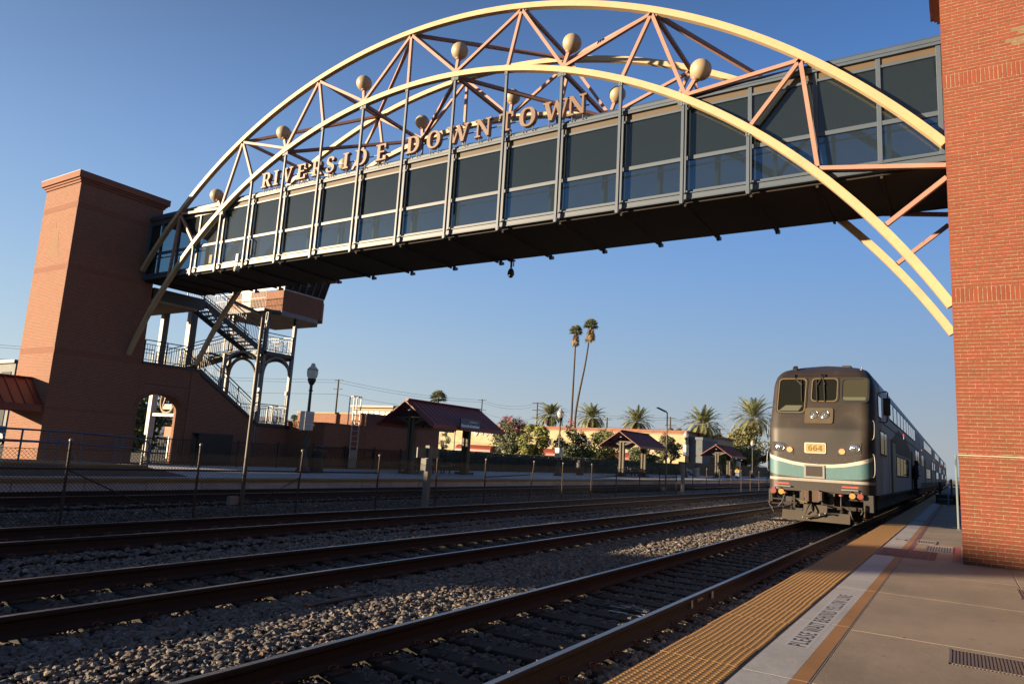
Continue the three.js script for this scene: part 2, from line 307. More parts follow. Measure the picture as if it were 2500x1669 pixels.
// ------------------------------------------------------------------ near platform
{
  const P = thing('near_platform', 'tan concrete platform with yellow tactile edge on the right', null, [-1, .15, -10], { kind: 'structure' }), Y = .15;
  const joints = [3, -.75, -3.2, -5.43, -7.5, -10.13, -12.6, -14.86], slabs = [];
  const xj = [-.907, .655, 2.3, 3.9, 7];
  for (let j = 0; j < joints.length - 1; j++) for (let i = 0; i < xj.length - 1; i++) part(P, 'slab', cbox(xj[i] + (i ? .006 : 0), xj[i + 1] - .006, -.2, Y, joints[j + 1] + .006, joints[j] - .006, .004), M.tan);
  part(P, 'joint_filler', box(-.9, 6.9, -.2, Y - .008, -14.8, 2.9), mat([.50, .42, .30], .9));
  part(P, 'slab', box(-.907, 7, -.2, Y, -200, -14.87), M.tan);
  part(P, 'curb_wall', box(-1.97, -.91, -.6, .102, -200, 3), M.concreteFar);
  // tactile edge: base and truncated domes, 0.61 m modules
  const base = [], dome = wuv(new THREE.CylinderGeometry(.0085, .0135, .0036, 8, 1, true)), cap = new THREE.CircleGeometry(.0085, 8); cap.rotateX(-PI / 2); cap.translate(0, .0018, 0);
  const dg = merge([dome, cap]), r = RNG(8), m4 = new THREE.Matrix4(), spots = [];
  for (let z = -1.2, i = 0; z > -60; z -= .61, i++) {
    const jx = (r() - .5) * .012, jy = (r() - .5) * .002, near = z > -30;
    part(P, 'tactile_panel', cbox(-1.99 + jx, -1.40 + jx, .10, Y + jy, z - .607, z, .003), M.edge);
    if (z > -24) for (let a = 0; a < 12; a++) for (let b = 0; b < 12; b++) spots.push([-1.966 + jx + a * .0494, Y + jy + .0018, z - .018 - b * .0499 - (a % 2) * .025]);
  }
  part(P, 'tactile_strip', box(-1.99, -1.40, .10, Y, -200, -60.2), M.edge);
  const im = new THREE.InstancedMesh(dg, M.edge, spots.length); im.name = 'tactile_domes'; im.userData.kind = 'stuff';
  spots.forEach((s, i) => { m4.makeTranslation(s[0] + 1, s[1] - .15, s[2] + 10); im.setMatrixAt(i, m4); }); P.add(im);
  part(P, 'sealant_joint', box(-1.40, -1.372, .05, Y - .006, -200, 3), M.black);
  const whiteM = mat([.50, .50, .53], .85, { map: T.concrete, bumpMap: T.concrete, bumpScale: .006 }), orangeM = mat([.42, .20, .06], .8, { map: T.concrete }), purpleM = mat([.22, .06, .085], .8, { map: T.concrete }), redM = mat([.36, .085, .06], .8, { map: T.concrete });
  part(P, 'concrete_border', box(-1.372, -.91, -.2, Y, -200, 3), M.concrete);
  for (const [z0, z1] of [[3, -5.42], [-5.44, -7.57], [-7.6, -10.12], [-10.14, -14.83], [-16.5, -27.5], [-28.4, -60]]) {
    part(P, 'white_band', box(-1.368, -1.036, Y - .01, Y + .0012, z1, z0), whiteM);
    part(P, 'orange_line', box(-1.034, -.925, Y - .01, Y + .0014, z1, z0), orangeM);
  }
  part(P, 'purple_line', box(-.922, -.84, Y - .01, Y + .0016, -60, -16.5), purpleM);
  part(P, 'red_line', box(-.16, -.03, Y - .01, Y + .0016, -18.5, -14.95), redM);
  // lettering
  const cv = document.createElement('canvas'); cv.width = 2048; cv.height = 150; const c = cv.getContext('2d'); c.fillStyle = '#b5b4b9'; c.fillRect(0, 0, 2048, 150);
  c.fillStyle = '#26252b'; c.font = 'bold 88px sans-serif'; c.textAlign = 'left'; c.textBaseline = 'middle'; const words = 'PLEASE WAIT BEHIND YELLOW LINE', w = c.measureText(words).width; c.save(); c.scale(2030 / w, 1.75); c.fillText(words, 4, 44); c.restore();
  const rr = RNG(91); c.fillStyle = 'rgba(181,180,185,.75)'; for (let i = 0; i < 900; i++) { const x = rr() * 2048, y = rr() * 150, s = 1 + rr() * 4; c.fillRect(x, y, s * 2, s); }
  const tx = new THREE.CanvasTexture(cv); tx.colorSpace = THREE.SRGBColorSpace; tx.wrapS = tx.wrapT = THREE.ClampToEdgeWrapping;
  const g = new THREE.PlaneGeometry(3.12, .19); g.rotateX(-PI / 2); g.rotateY(PI / 2); g.translate(-1.185, Y + .0017, -7.98);
  part(P, 'painted_lettering', g, mat([1, 1, 1.04], .85, { map: tx }), { uv: true });
  // dark red pavers
  const pav = [.9, 1, 1.12].map((k) => mat([.15 * k, .06 * k, .048 * k], .85, { map: T.concrete, bumpMap: T.fine, bumpScale: .001 }));
  for (let i = 0; i < 8; i++) for (let j = 0; j < 2; j++) part(P, 'paver', cbox(-1.36 + i * .118 + .003, -1.36 + (i + 1) * .118 - .003, .10, Y + .005 + (r() - .5) * .003, -14.86 - (j + 1) * .81 + .006, -14.86 - j * .81 - .006, .004), pav[Math.floor(r() * 3)]);
  // steel grates
  const gm = mat([.19, .16, .145], .6, { map: T.grime }), gl = mat([.42, .36, .31], .6, { map: T.grime });
  const grate = (x0, x1, z0, z1, n, m, along) => {
    part(P, 'grate_frame', [box(x0, x1, .1, Y + .008, z0, z0 + .02), box(x0, x1, .1, Y + .008, z1 - .02, z1), box(x0, x0 + .02, .1, Y + .008, z0, z1), box(x1 - .02, x1, .1, Y + .008, z0, z1)], m);
    part(P, 'grate_recess', box(x0, x1, .1, Y + .0008, z0, z1), M.black);
    const b = []; for (let i = 0; i < n; i++) { const t = (i + .5) / n, x = lerp(x0, x1, t), w = (x1 - x0) / n * .3; b.push(box(x - w, x + w, .1, Y + .006, z0, z1)); } part(P, 'grate_bars', b, m);
  };
  grate(-.125, .62, -7.36, -6.79, 30, gm); grate(.6, 1.2, -12.15, -11.2, 20, gm); grate(-.648, -.165, -18.05, -16.6, 10, gl); grate(-.868, -.49, -19.3, -18.4, 8, gl); grate(-1.29, -1.09, -19.1, -18.7, 6, gl);
  part(P, 'drain_hole', new THREE.CylinderGeometry(.012, .012, .004, 10).translate(-.477, Y + .001, -7.53), M.black);
  part(P, 'timber_strips', [-19.9, -21.2, -22.6, -24.2].map((z) => box(-.84, 0, Y - .01, Y + .003, z - .05, z)), mat([.12, .075, .06], .9));
}
// ------------------------------------------------------------------ far platform with its raised ramp
{
  const P = thing('far_platform', 'long concrete platform across the tracks with faded yellow edge', null, [-25, .2, -30], { kind: 'structure' });
  part(P, 'deck', box(-30.6, -21.42, -.62, .2, -190, 40), mat([.62, .61, .62], .85, { map: withRep(T.concrete, .2) }));
  const pm = [.86, 1, 1.1].map((k) => mat([.64 * k, .57 * k, .53 * k], .9, { map: T.grime })), r = RNG(4);
  for (let z = 4, i = 0; z > -100; z -= 1.83, i++) { part(P, 'face_panel', cbox(-21.0, -20.82 + (r() - .5) * .006, -.6, .098, z - 1.81, z - .005, .006), pm[Math.floor(r() * 3)]); part(P, 'yellow_edge', cbox(-21.41, -20.78, .10, .204, z - 1.825, z, .006), M.edge); }
  part(P, 'face_panel', box(-21.0, -20.82, -.6, .098, -190, -100.7), pm[1]); part(P, 'yellow_edge', box(-21.41, -20.78, .10, .204, -190, -100.7), M.edge);
  part(P, 'joint_lines', [-23.3, -26.2].map((x) => box(x - .012, x + .012, .1, .2035, -120, 0)), M.concrete);
  const R = thing('access_ramp', 'raised grey concrete boarding ramp with yellow edge and blue pipe railings', 'ramp', [-23, .2, -9]);
  part(R, 'ramp_block', prismX([[6, .19], [6, .52], [-8.9, .53], [-13.1, .50], [-14.6, .203]], -25.4, -22.0), mat([.19, .175, .16], .9, { map: T.concrete }));
  part(R, 'yellow_edge', prismX([[6, .525], [-8.9, .532], [-13.1, .503], [-13.1, .548], [-8.9, .575], [6, .57]], -22.45, -21.98), M.edge);
  const rail = (x, pts, zs) => { for (let k = 0; k < 2; k++) part(R, 'handrail', tube(pts.map(([z, y]) => [x, y - k * .36, z]), .028, 40, 8), M.blueRail); for (const [z, y] of zs) part(R, 'railing_post', rod([x, .3, z], [x, y, z], .03, .03, 8), M.blueRail); };
  rail(-24.2, [[5, 1.46], [-8, 1.46], [-11.6, 1.46], [-13.3, 1.40], [-14.1, 1.34], [-14.45, 1.15], [-14.5, .85]], [[2, 1.46], [0, 1.46], [-2, 1.46], [-4, 1.46], [-6, 1.46], [-8, 1.46], [-10.3, 1.46], [-11.35, 1.46], [-12.1, 1.45], [-13.2, 1.40], [-14.4, 1.2]]);
  rail(-25.2, [[5, 1.46], [-6, 1.46], [-11.6, 1.46], [-14.2, 1.36]], [[-3, 1.46], [-7, 1.46], [-9.2, 1.46], [-11.5, 1.46], [-14.0, 1.36]]);
  part(R, 'ramp_gate', tube([[-24.2, 1.3, -11.2], [-23.6, .9, -11.5], [-23.5, .58, -11.6]], .02, 16, 6), M.blueRail);
}
// ------------------------------------------------------------------ brick towers
function cornice(t, x0, x1, z0, z1, y, mt) {
  part(t, 'cornice', [box(x0 - .06, x1 + .06, y - .1, y, z0 - .06, z1 + .06), box(x0 - .12, x1 + .12, y + .002, y + .09, z0 - .12, z1 + .12), box(x0 - .20, x1 + .20, y + .092, y + .36, z0 - .20, z1 + .20)], M.brickCap);
  part(t, 'coping', box(x0 - .21, x1 + .21, y + .362, y + .39, z0 - .21, z1 + .21), M.darkPaint);
}
{ // right tower: every brick of the wall towards the camera is laid
  const x0 = 0, x1 = 3.3, zf = -14.78, zb = -18.66, t = thing('brick_tower', 'tall red brick tower at the right edge of the picture, standing on the near platform', 'tower', [1.65, .15, -16.7], { group: 'brick lift towers at the ends of the footbridge' });
  part(t, 'wall', box(x0 + .006, x1, .0, 12.75, zb, zf - .0035), M.mortar);
  part(t, 'side_wall', [box(x0, x0 + .004, .0, 12.75, zb, zf - .03)], M.brick);
  part(t, 'back_wall', [box(x1 - .001, x1 + .004, 0, 12.75, zb, zf - .02)], M.brick);
  const L = .1935, H = .0572, D = .10, bm = [], r = RNG(404);
  for (let k = 0; k < 8; k++) { const v = .90 + .2 * r(), m = mat([.215 * v, .046 * v * (.9 + .2 * r()), .017 * v], .88, { map: T.paint, bumpMap: T.fine, bumpScale: .0015 }); bm.push(m); }
  const tanM = mat([.20, .13, .07], .9, { map: T.paint });
  const mk = (l, h) => { const g = cbox(-l / 2, l / 2, -h / 2, h / 2, -D / 2, D / 2, .003); return wuv(g); };
  const full = mk(L, H), half = mk(.09, H), sold = mk(H, .262), course = .0677;
  const rest = bm.map(() => []); const tanRest = []; let n = 0;
  const lay = (g, x, y, tan, near) => {
    const k = Math.floor(r() * 8), dz = (r() - .5) * .003, jy = (r() - .5) * .0015;
    if (near && n < 290 && !tan) { n++; piece(t, 'brick', g, bm[k], [x, y + jy, zf - D / 2 + dz]); }
    else { const q = g.clone(); q.translate(x, y + jy, zf - D / 2 + dz); (tan ? tanRest : rest[k]).push(q); }
  };
  let y = .155, row = 0;
  while (y < 12.55) {
    if ((y > 4.75 && y < 4.818) || (y > 8.9 && y < 8.968)) {
      for (let x = x0 + H / 2 + .001; x < x1; x += .0677) lay(sold, x, y + .131, false, false);
      y += .2708; row += 4; continue;
    }
    const off = row % 2, first = off ? .0965 : 0;
    if (off) lay(half, x0 + .045, y + H / 2, false, x0 + .045 < 1.25);
    for (let x = x0 + first + L / 2; x < x1 - .08; x += .203) { const tan = x > 1.1 && x < 1.7 && y > 9.54 && y < 9.85 && Math.floor((x - 1.1) * 5 + y * 14) % 3 !== 1; lay(full, x, y + H / 2, tan, x < 1.0); }
    y += course; row++;
  }
  rest.forEach((l, k) => l.length && part(t, 'bricks', l.map((g) => { g.translate(0, 0, 0); return g; }), bm[k], { kind: 'stuff' }));
  if (tanRest.length) part(t, 'tan_bricks', tanRest, tanM, { kind: 'stuff', label: 'tan brick motif' });
  part(t, 'stone_course', box(x0 - .004, x1 + .02, 2.007, 2.019, zb, zf + .004), mat([.6, .5, .4], .8));
  cornice(t, x0, x1, zb, zf, 12.76);
  const dp = thing('downpipe', 'pale blue-grey metal post beside the right brick tower', 'pipe', [-.07, .15, -24.5]);
  part(dp, 'shaft', cbox(-.10, -.045, .19, 2.3, -24.53, -24.47, .01), mat([.16, .21, .23], .5, { map: T.paint })); part(dp, 'foot', box(-.12, -.02, .15, .19, -24.56, -24.44), M.steel); part(dp, 'bracket', box(-.1, .05, 1.62, 1.66, -24.52, -24.48), M.steel);
}
{ // left tower
  const x0 = -36.15, x1 = -33, zf = -14.73, zb = -18.66, t = thing('brick_tower', 'tall red brick tower at the left end of the bridge, one face sunlit', 'tower', [-34.6, .1, -16.7], { group: 'brick lift towers at the ends of the footbridge' });
  part(t, 'wall', box(x0, x1, 0, 12.66, zb, zf), M.brick);
  for (const y of [4.79, 8.54, 11.43]) {   // soldier courses
    const a = [], b = []; for (let x = x0 + .034; x < x1; x += .0677) a.push(box(x - .028, x + .028, y, y + .26, zf - .02, zf + .006)); for (let z = zb + .034; z < zf; z += .0677) b.push(box(x1 - .02, x1 + .006, y, y + .26, z - .028, z + .028));
    part(t, 'soldier_course', [...a, ...b], M.brickCap);
  }
  part(t, 'base_course', box(x0 - .012, x1 + .012, 2.36, 2.45, zb, zf + .012), M.brickCap);
  cornice(t, x0, x1, zb, zf, 12.66);
  const e = [], em = mat([.27, .15, .08], .9, { map: T.paint });
  for (let y = 9.2, i = 0; y < 10.9; y += .0677, i++) {
    const [l, r] = y < 9.42 ? [-35.16 + (y - 9.2) * .6, -34.0 - (y - 9.2) * .3] : y < 9.6 ? [-34.98, -34.12] : y < 10.36 ? [-34.92 - (i % 3) * .02, -34.2 - (y - 9.6) * .15] : [-34.8, -34.62 - (y - 10.36) * .15];
    for (let x = l; x < r - .03; x += .203) e.push(box(x, Math.min(x + .195, r), y, y + .057, zf - .02, zf + .005));
  }
  part(t, 'emblem', e, em, { label: 'faint tan brick emblem' });
}
// ------------------------------------------------------------------ footbridge
const AC = [-16.45, -4.35], RA = 21.29, RB = 19.1, ZN = -17.95, ZF = -21.5, angB = (k) => (124.05 - 6.642 * k) * D2R;
const bx = (k) => AC[0] + RB * Math.cos(angB(k));
const arc = (R, a, z) => V(AC[0] + R * Math.cos(a), AC[1] + R * Math.sin(a), z);
{
  const b = thing('footbridge', 'enclosed grey steel and glass pedestrian footbridge crossing above the tracks', 'bridge', [-16.5, 8.6, -19.7]);
  const zg = -18.16, zh = -21.28, xs = [-33]; for (let k = -3; k <= 13; k++) xs.push(bx(k)); xs.push(0);
  const yB = 8.845, y1 = 9.064, m0 = 9.995, m1 = 10.115, gt = 11.51, h0 = 11.585, h1 = 11.765;
  // roof: fascia tiers and low curved top
  part(b, 'roof', prismX([[zg + .10, h1], [zg + .10, 11.90], [zg + .06, 11.905], [zg + .06, 11.97], [zg - .02, 12.06], [-18.9, 12.34], [-19.7, 12.44], [-20.5, 12.34], [zh + .02, 12.06], [zh - .06, 11.97], [zh - .06, 11.9], [zh - .10, 11.9], [zh - .10, h1]], -33, 0), M.steel);
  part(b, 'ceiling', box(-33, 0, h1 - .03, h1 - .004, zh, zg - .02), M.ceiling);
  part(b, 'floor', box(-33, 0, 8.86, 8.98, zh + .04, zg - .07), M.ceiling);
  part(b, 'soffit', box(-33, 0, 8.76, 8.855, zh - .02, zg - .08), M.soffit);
  for (const [z, s] of [[zg, 1], [zh, -1]]) {
    part(b, 'fascia_beam', [cbox(-33, 0, yB, y1 - .05, z - .06, z + .06, .012), box(-33, 0, y1 - .07, y1 - .045, z + s * .055, z + s * .10), box(-33, 0, yB - .02, yB - .002, z - .075, z + .075)], M.steel);
    for (let i = 0; i < xs.length; i++) part(b, 'mullion', cbox(xs[i] - .055 + (i === xs.length - 1 ? -.06 : 0), xs[i] + .055 + (i === 0 ? .06 : 0) - (i === xs.length - 1 ? .06 : 0), yB + .02, h1 - .002, z - .05, z + .052, .008), M.steel);
    for (let i = 0; i < xs.length - 1; i++) {
      const a = xs[i] + .056, c = xs[i + 1] - .056;
      part(b, 'sill_rail', cbox(a, c, y1 - .02, y1 + .035, z - .04, z + .04, .006), M.steel);
      part(b, 'middle_rail', cbox(a, c, m0, m1, z - .04, z + .042, .006), M.steel);
      part(b, 'head_rail', cbox(a, c, gt, h0, z - .04, z + .042, .006), M.steel);
      part(b, 'header_panel', box(a, c, h0, h1, z - .05, z + .012), M.header);
      part(b, 'lower_pane', box(a, c, y1 + .035, m0, z - .008, z - .002), M.glass);
      part(b, 'upper_pane', box(a, c, m1, gt, z - .008, z - .002), M.glass);
    }
  }
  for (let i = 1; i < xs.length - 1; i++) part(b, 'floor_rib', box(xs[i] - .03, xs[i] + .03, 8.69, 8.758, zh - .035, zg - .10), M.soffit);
  for (const z of [zg - .22, zh + .22]) part(b, 'handrail', [rod([-33, 9.92, z], [0, 9.92, z], .025), ...xs.slice(1, -1).map((x) => rod([x, 9.92, z], [x, 9.92, z + (z < -19 ? -.2 : .2)], .012, .012, 6))], M.steelDark);
  part(b, 'roof_seam', [0, 1].map((k) => box(-33, 0, 11.84 - k * .0, 11.848, zg + .1 + k * .001, zg + .106)), M.steelDark);
  const cable = [[bx(4) + .14, 11.5, zg + .03], [bx(4) + .22, 11.2, zg + .06], [bx(4) + .2, 10.7, zg + .05], [bx(4) + .12, 10.3, zg + .05]]; part(b, 'loose_cable', tube(cable, .01, 20, 5), M.black);
  part(b, 'small_sign', [box(bx(-1) + 1.0, bx(-1) + 1.2, 9.15, 9.55, zg + .02, zg + .03)], M.cream);
  part(b, 'conduit', [rod([bx(1) + .34, 9.2, zg + .1], [bx(1) + .34, 9.85, zg + .1], .025), rod([bx(1) + .34, 9.85, zg + .1], [bx(1) + .1, 9.98, zg + .1], .025)], M.steel);
}
// ------------------------------------------------------------------ arch truss
{
  const t = thing('arch_truss', 'twin yellow steel arches with pink lattice struts carrying the footbridge', 'arch', [-16.45, 8.6, -19.7]);
  const chord = (R, z, a0, a1) => {
    const n = 96, w = .095, pos = [], idx = [], uv = [];
    for (let i = 0; i <= n; i++) { const a = lerp(a0, a1, i / n); for (const [dr, dz] of [[-w, -w], [w, -w], [w, w], [-w, w]]) { const p = arc(R + dr, a, z + dz); pos.push(p.x, p.y, p.z); } }
    const q = (a, b, c, d) => idx.push(a, b, c, a, c, d);
    for (let i = 0; i < n; i++) for (let k = 0; k < 4; k++) { const o = i * 4, k2 = (k + 1) % 4; q(o + k, o + k2, o + 4 + k2, o + 4 + k); }
    q(3, 2, 1, 0); const o = n * 4; q(o, o + 1, o + 2, o + 3);
    let g = new THREE.BufferGeometry(); g.setAttribute('position', new THREE.Float32BufferAttribute(pos, 3)); g.setIndex(idx); g = g.toNonIndexed(); g.computeVertexNormals(); return toCreasedNormals(g, .5);
  };
  const endR = (R) => Math.acos((-.005 - AC[0]) / R), endL = (R) => Math.acos((-32.995 - AC[0]) / R);
  const A = [], B = []; for (let k = -2; k <= 14; k++) (k & 1 ? A : B).push(k);
  for (const [z, tag] of [[ZN, 'near'], [ZF, 'far']]) {
    part(t, 'upper_chord', chord(RA, z, endR(RA), endL(RA) - .012), M.yellow);
    part(t, 'lower_chord', chord(RB, z, endR(RB), endL(RB)), M.yellow);
    const clip = (p, q) => { const c = (a, b) => { for (const [lim, s] of [[0, 1], [-33, -1]]) if ((a.x - lim) * s > 0) a.lerp(b, (lim - a.x) / (b.x - a.x)); }; c(p, q); c(q, p); return [p, q]; };
    for (const k of A) for (const j of [-1, 0, 1]) {
      const kb = k + j, pa = arc(RA - .1, angB(k), z), pb = arc(RB + .1, angB(kb), z); if ((pa.x > .1 && pb.x > -.2) || (pa.x < -33.1 && pb.x < -32.8) || (pa.y < 6 && pb.y < 6)) continue;
      const [p, q] = clip(pa, pb); part(t, 'strut', bar(p, q, .105, .105, V(0, 0, 1)), M.pink);
      if (j === 0 && pa.x < 0 && pa.x > -33) part(t, 'gusset_plate', box(pa.x - .16, pa.x + .16, pa.y - .12, pa.y + .03, z - .012, z + .012), M.pink);
    }
    for (let k = 0; k <= 10; k += 2) {   // globes
      const a = angB(k), p0 = arc(RB + .1, a, z), p1 = arc(RB + .62, a, z), c = arc(RB + .90, a, z);
      const g = part(t, 'globe', ball(c.x, c.y, c.z, .30, 32, 22), M.globe);
      part(g, 'stalk', [bar(p0, p1, .11, .11, V(0, 0, 1)), rod(p1.clone().lerp(p0, .1), p1, .1, .13, 12)], M.pink);
    }
    for (let k = -1; k <= 11; k++) {   // hangers
      const x = bx(k), y = arc(RB, angB(k), z).y - .1; if (y < 9) continue;
      part(t, 'hanger', [cbox(x - .045, x + .045, 8.66, y, z - .045, z + .045, .008), box(x - .06, x + .06, 8.70, 8.80, z - .16, z + .03)], M.steel);
      const gp = part(t, 'hanger_plate', box(x - .10 * (k % 2 ? .6 : 1.5), x + .10 * (k % 2 ? .6 : 1.5), y - .13, y + .02, z + .046, z + .058), M.steel);
      part(gp, 'bolt', [0, 1, 2, 3].map((i) => new THREE.CylinderGeometry(.018, .018, .02, 8).rotateX(PI / 2).translate(x + (i % 2 ? .035 : -.035), y - .10 + (i > 1 ? .06 : 0), z + .066)), M.galv);
    }
  }
  // bracing across the deck
  const zz = (R, k0, k1) => { const p = arc(R, angB(k0), ZN - .1), q = arc(R, angB(k1), ZF + .1); if (p.x > 0 || q.x > 0 || p.x < -33 || q.x < -33) return; part(t, 'cross_brace', bar(p, q, .115, .115), M.pink); };
  for (const k of A) if (arc(RA, angB(k), 0).y > 12.3) zz(RA - .03, k, k);
  for (const k of B) if (arc(RB, angB(k), 0).y > 12.3) zz(RB - .03, k, k);
  for (let k = 1; k < 11; k += 4) { zz(RA - .03, k, k + 2); zz(RA - .03, k + 4, k + 2); }
  for (let k = 2; k < 9; k += 4) { zz(RB - .03, k, k + 2); zz(RB - .03, k + 4, k + 2); }
}
// ------------------------------------------------------------------ station name in single letters on the roof edge
{
  const font = await new FontLoader().loadAsync('fonts/droid/droid_serif_bold.typeface.json');
  const s = thing('station_name_sign', 'row of copper and tan letters spelling RIVERSIDE DOWNTOWN along the bridge roof', 'sign', [-17, 12, -17.95]);
  const face = mat([.175, .112, .062], .55, { map: T.rust }), edgeM = mat([.31, .145, .10], .45, { map: T.paint });
  const L = [['R', -24.62], ['I', -23.86], ['V', -23.30], ['E', -22.43], ['R', -21.55], ['S', -20.72], ['I', -19.80], ['D', -19.15], ['E', -18.08], ['D', -16.58], ['O', -15.62], ['W', -14.72], ['N', -13.52], ['T', -12.55], ['O', -11.74], ['W', -10.86], ['N', -9.98]];
  const y0 = 12.08, H = .64, z = -18.02;
  for (const [ch, x] of L) {
    const g = new TextGeometry(ch, { font, size: H, depth: .15, curveSegments: 6, bevelEnabled: true, bevelSize: .008, bevelThickness: .008, bevelSegments: 1 });
    g.computeBoundingBox(); g.translate(x - g.boundingBox.min.x, y0, z - .075);
    const nb = s.position, m = new THREE.Mesh(g, [face, edgeM]); g.translate(-nb.x, -nb.y, -nb.z); m.name = 'letter'; s.add(m);
    const w = g.boundingBox.max.x - g.boundingBox.min.x, xs = w > .45 ? [x + w * .22, x + w * .78] : [x + w * .5];
    part(s, 'bracket', xs.flatMap((q) => [bar([q, y0, z], [q, y0 - .17, z], .022), bar([q, y0 - .165, z + .01], [q + .01, y0 - .165, z - .14], .022)]), M.steelDark);
  }
  part(s, 'back_rail', [bar([-24.7, y0 + .33, z - .12], [-17.5, y0 + .33, z - .12], .03), bar([-16.7, y0 + .33, z - .12], [-9.3, y0 + .33, z - .12], .03)], M.steel);
}
// ------------------------------------------------------------------ cameras and fittings hung from the bridge
{
  const d = thing('security_camera', 'white dome security camera with box on the left part of the bridge', 'camera', [-25.6, 8.6, -18]);
  const x = -25.6, z = -17.98;
  part(d, 'junction_box', cbox(x - .1, x + .1, 8.95, 9.3, z - .04, z + .08, .02), M.white); part(d, 'arm', [bar([x, 8.98, z], [x, 8.74, z + .02], .05)], M.galv);
  part(d, 'housing', lathe([[.0, .2], [.08, .2], [.11, .12], [.115, 0], [.0, 0]], x, 8.55, z + .03), M.white); part(d, 'dome', ball(x, 8.55, z + .03, .09, 14, 10), M.blackGloss);
  const e = thing('security_camera', 'dark dome camera hanging below the middle of the bridge deck', 'camera', [-13.93, 8.2, -21.3]);
  const X = -13.93, Z = -21.35;
  part(e, 'bracket', [bar([X, 8.76, Z], [X, 8.45, Z], .06), box(X - .12, X + .12, 8.72, 8.76, Z - .1, Z + .1), bar([X + .1, 8.7, Z], [X + .1, 8.5, Z], .03)], M.darkPaint);
  part(e, 'housing', lathe([[0, .26], [.07, .26], [.12, .16], [.13, .02], [.0, .02]], X, 8.16, Z), M.darkPaint); part(e, 'dome', ball(X, 8.17, Z, .1, 14, 10), M.blackGloss);
}
// ------------------------------------------------------------------ brick stair building beside the left tower
{
  const X = -33, s = thing('stair_building', 'dark brick building with an arched passage and a sloping stair parapet', 'building', [-34, .1, -24]);
  const arch = []; for (let i = 0; i <= 14; i++) { const a = PI * i / 14; arch.push([-19.92 + 1.16 * Math.cos(a), 2.72 + .78 * Math.sin(a)]); }
  const hole = [[-21.08, .15], ...arch.map(([z, y]) => [z, y]).reverse(), [-18.76, .15]];
  part(s, 'wall', prismX([[-18.67, .05], [-18.67, 4.85], [-21.75, 4.85], [-21.85, 4.62], [-25.6, 2.35], [-28.45, 2.27], [-28.45, .05]], X - .75, X, [hole]), M.brick);
  const vs = []; for (let i = 0; i < 26; i++) { const a0 = PI * i / 26 + .01, a1 = PI * (i + 1) / 26 - .01, p = (a, k) => [-19.92 + (1.16 + k) * Math.cos(a), 2.72 + (.78 + k) * Math.sin(a)]; vs.push(prismX([p(a0, .005), p(a0, .2), p(a1, .2), p(a1, .005)], X - .1, X + .02)); }
  part(s, 'arch_bricks', vs, M.brickCap, { kind: 'stuff' });
  part(s, 'pilaster', [box(X - .1, X + .05, .05, 4.8, -21.72, -21.30), box(X - .1, X + .05, .05, 2.3, -28.5, -28.2)], M.brick);
  part(s, 'base_course', box(X - .1, X + .03, 2.34, 2.42, -21.3, -21.08), M.brickCap);
  part(s, 'coping', [prismX([[-21.72, 4.85], [-21.72, 4.98], [-21.8, 4.98], [-25.55, 2.52], [-25.6, 2.36], [-21.85, 4.66]], X - .8, X + .06), box(X - .8, X + .06, 2.275, 2.40, -28.5, -25.6)], M.darkPaint);
  part(s, 'landing_slab', box(X - 4.2, X + .08, 4.852, 4.97, -21.72, -18.68), M.darkPaint);
  part(s, 'back_wall', [box(X - 4.2, X - 3.9, .05, 2.2, -28.4, -25.6), box(X - 4.2, X - .76, .05, 2.2, -28.45, -28.1)], M.brick);
  part(s, 'wall_conduit', [rod([X + .03, .2, -25.5], [X + .03, 2.3, -25.5], .03), rod([X + .03, .2, -25.66], [X + .03, 2.3, -25.66], .02)], M.galv);
  part(s, 'recess_frame', [box(X - .01, X + .012, 3.9, 3.93, -21.2, -18.9), box(X - .01, X + .012, 1.62, 1.75, -24.2, -21.75)], M.darkPaint);
  part(s, 'wall_notice', box(X + .002, X + .02, 1.5, 1.72, -23.0, -22.55), M.sign);
  part(s, 'ticket_machine', [cbox(X, X + .4, .2, 1.72, -23.9, -21.9, .03)], M.black);
}
{ // dense tree screen along the back of the near platform
  const b = thing('tree_screen', 'dense screen of tall dark trees behind the near platform, right of the tower', 'trees', [16, .1, -20]);
  part(b, 'crown', cbox(8.5, 14, .1, 10.5, -420, 40, 1.2), mat([.014, .017, .009], .95, { map: T.leaf }));
}
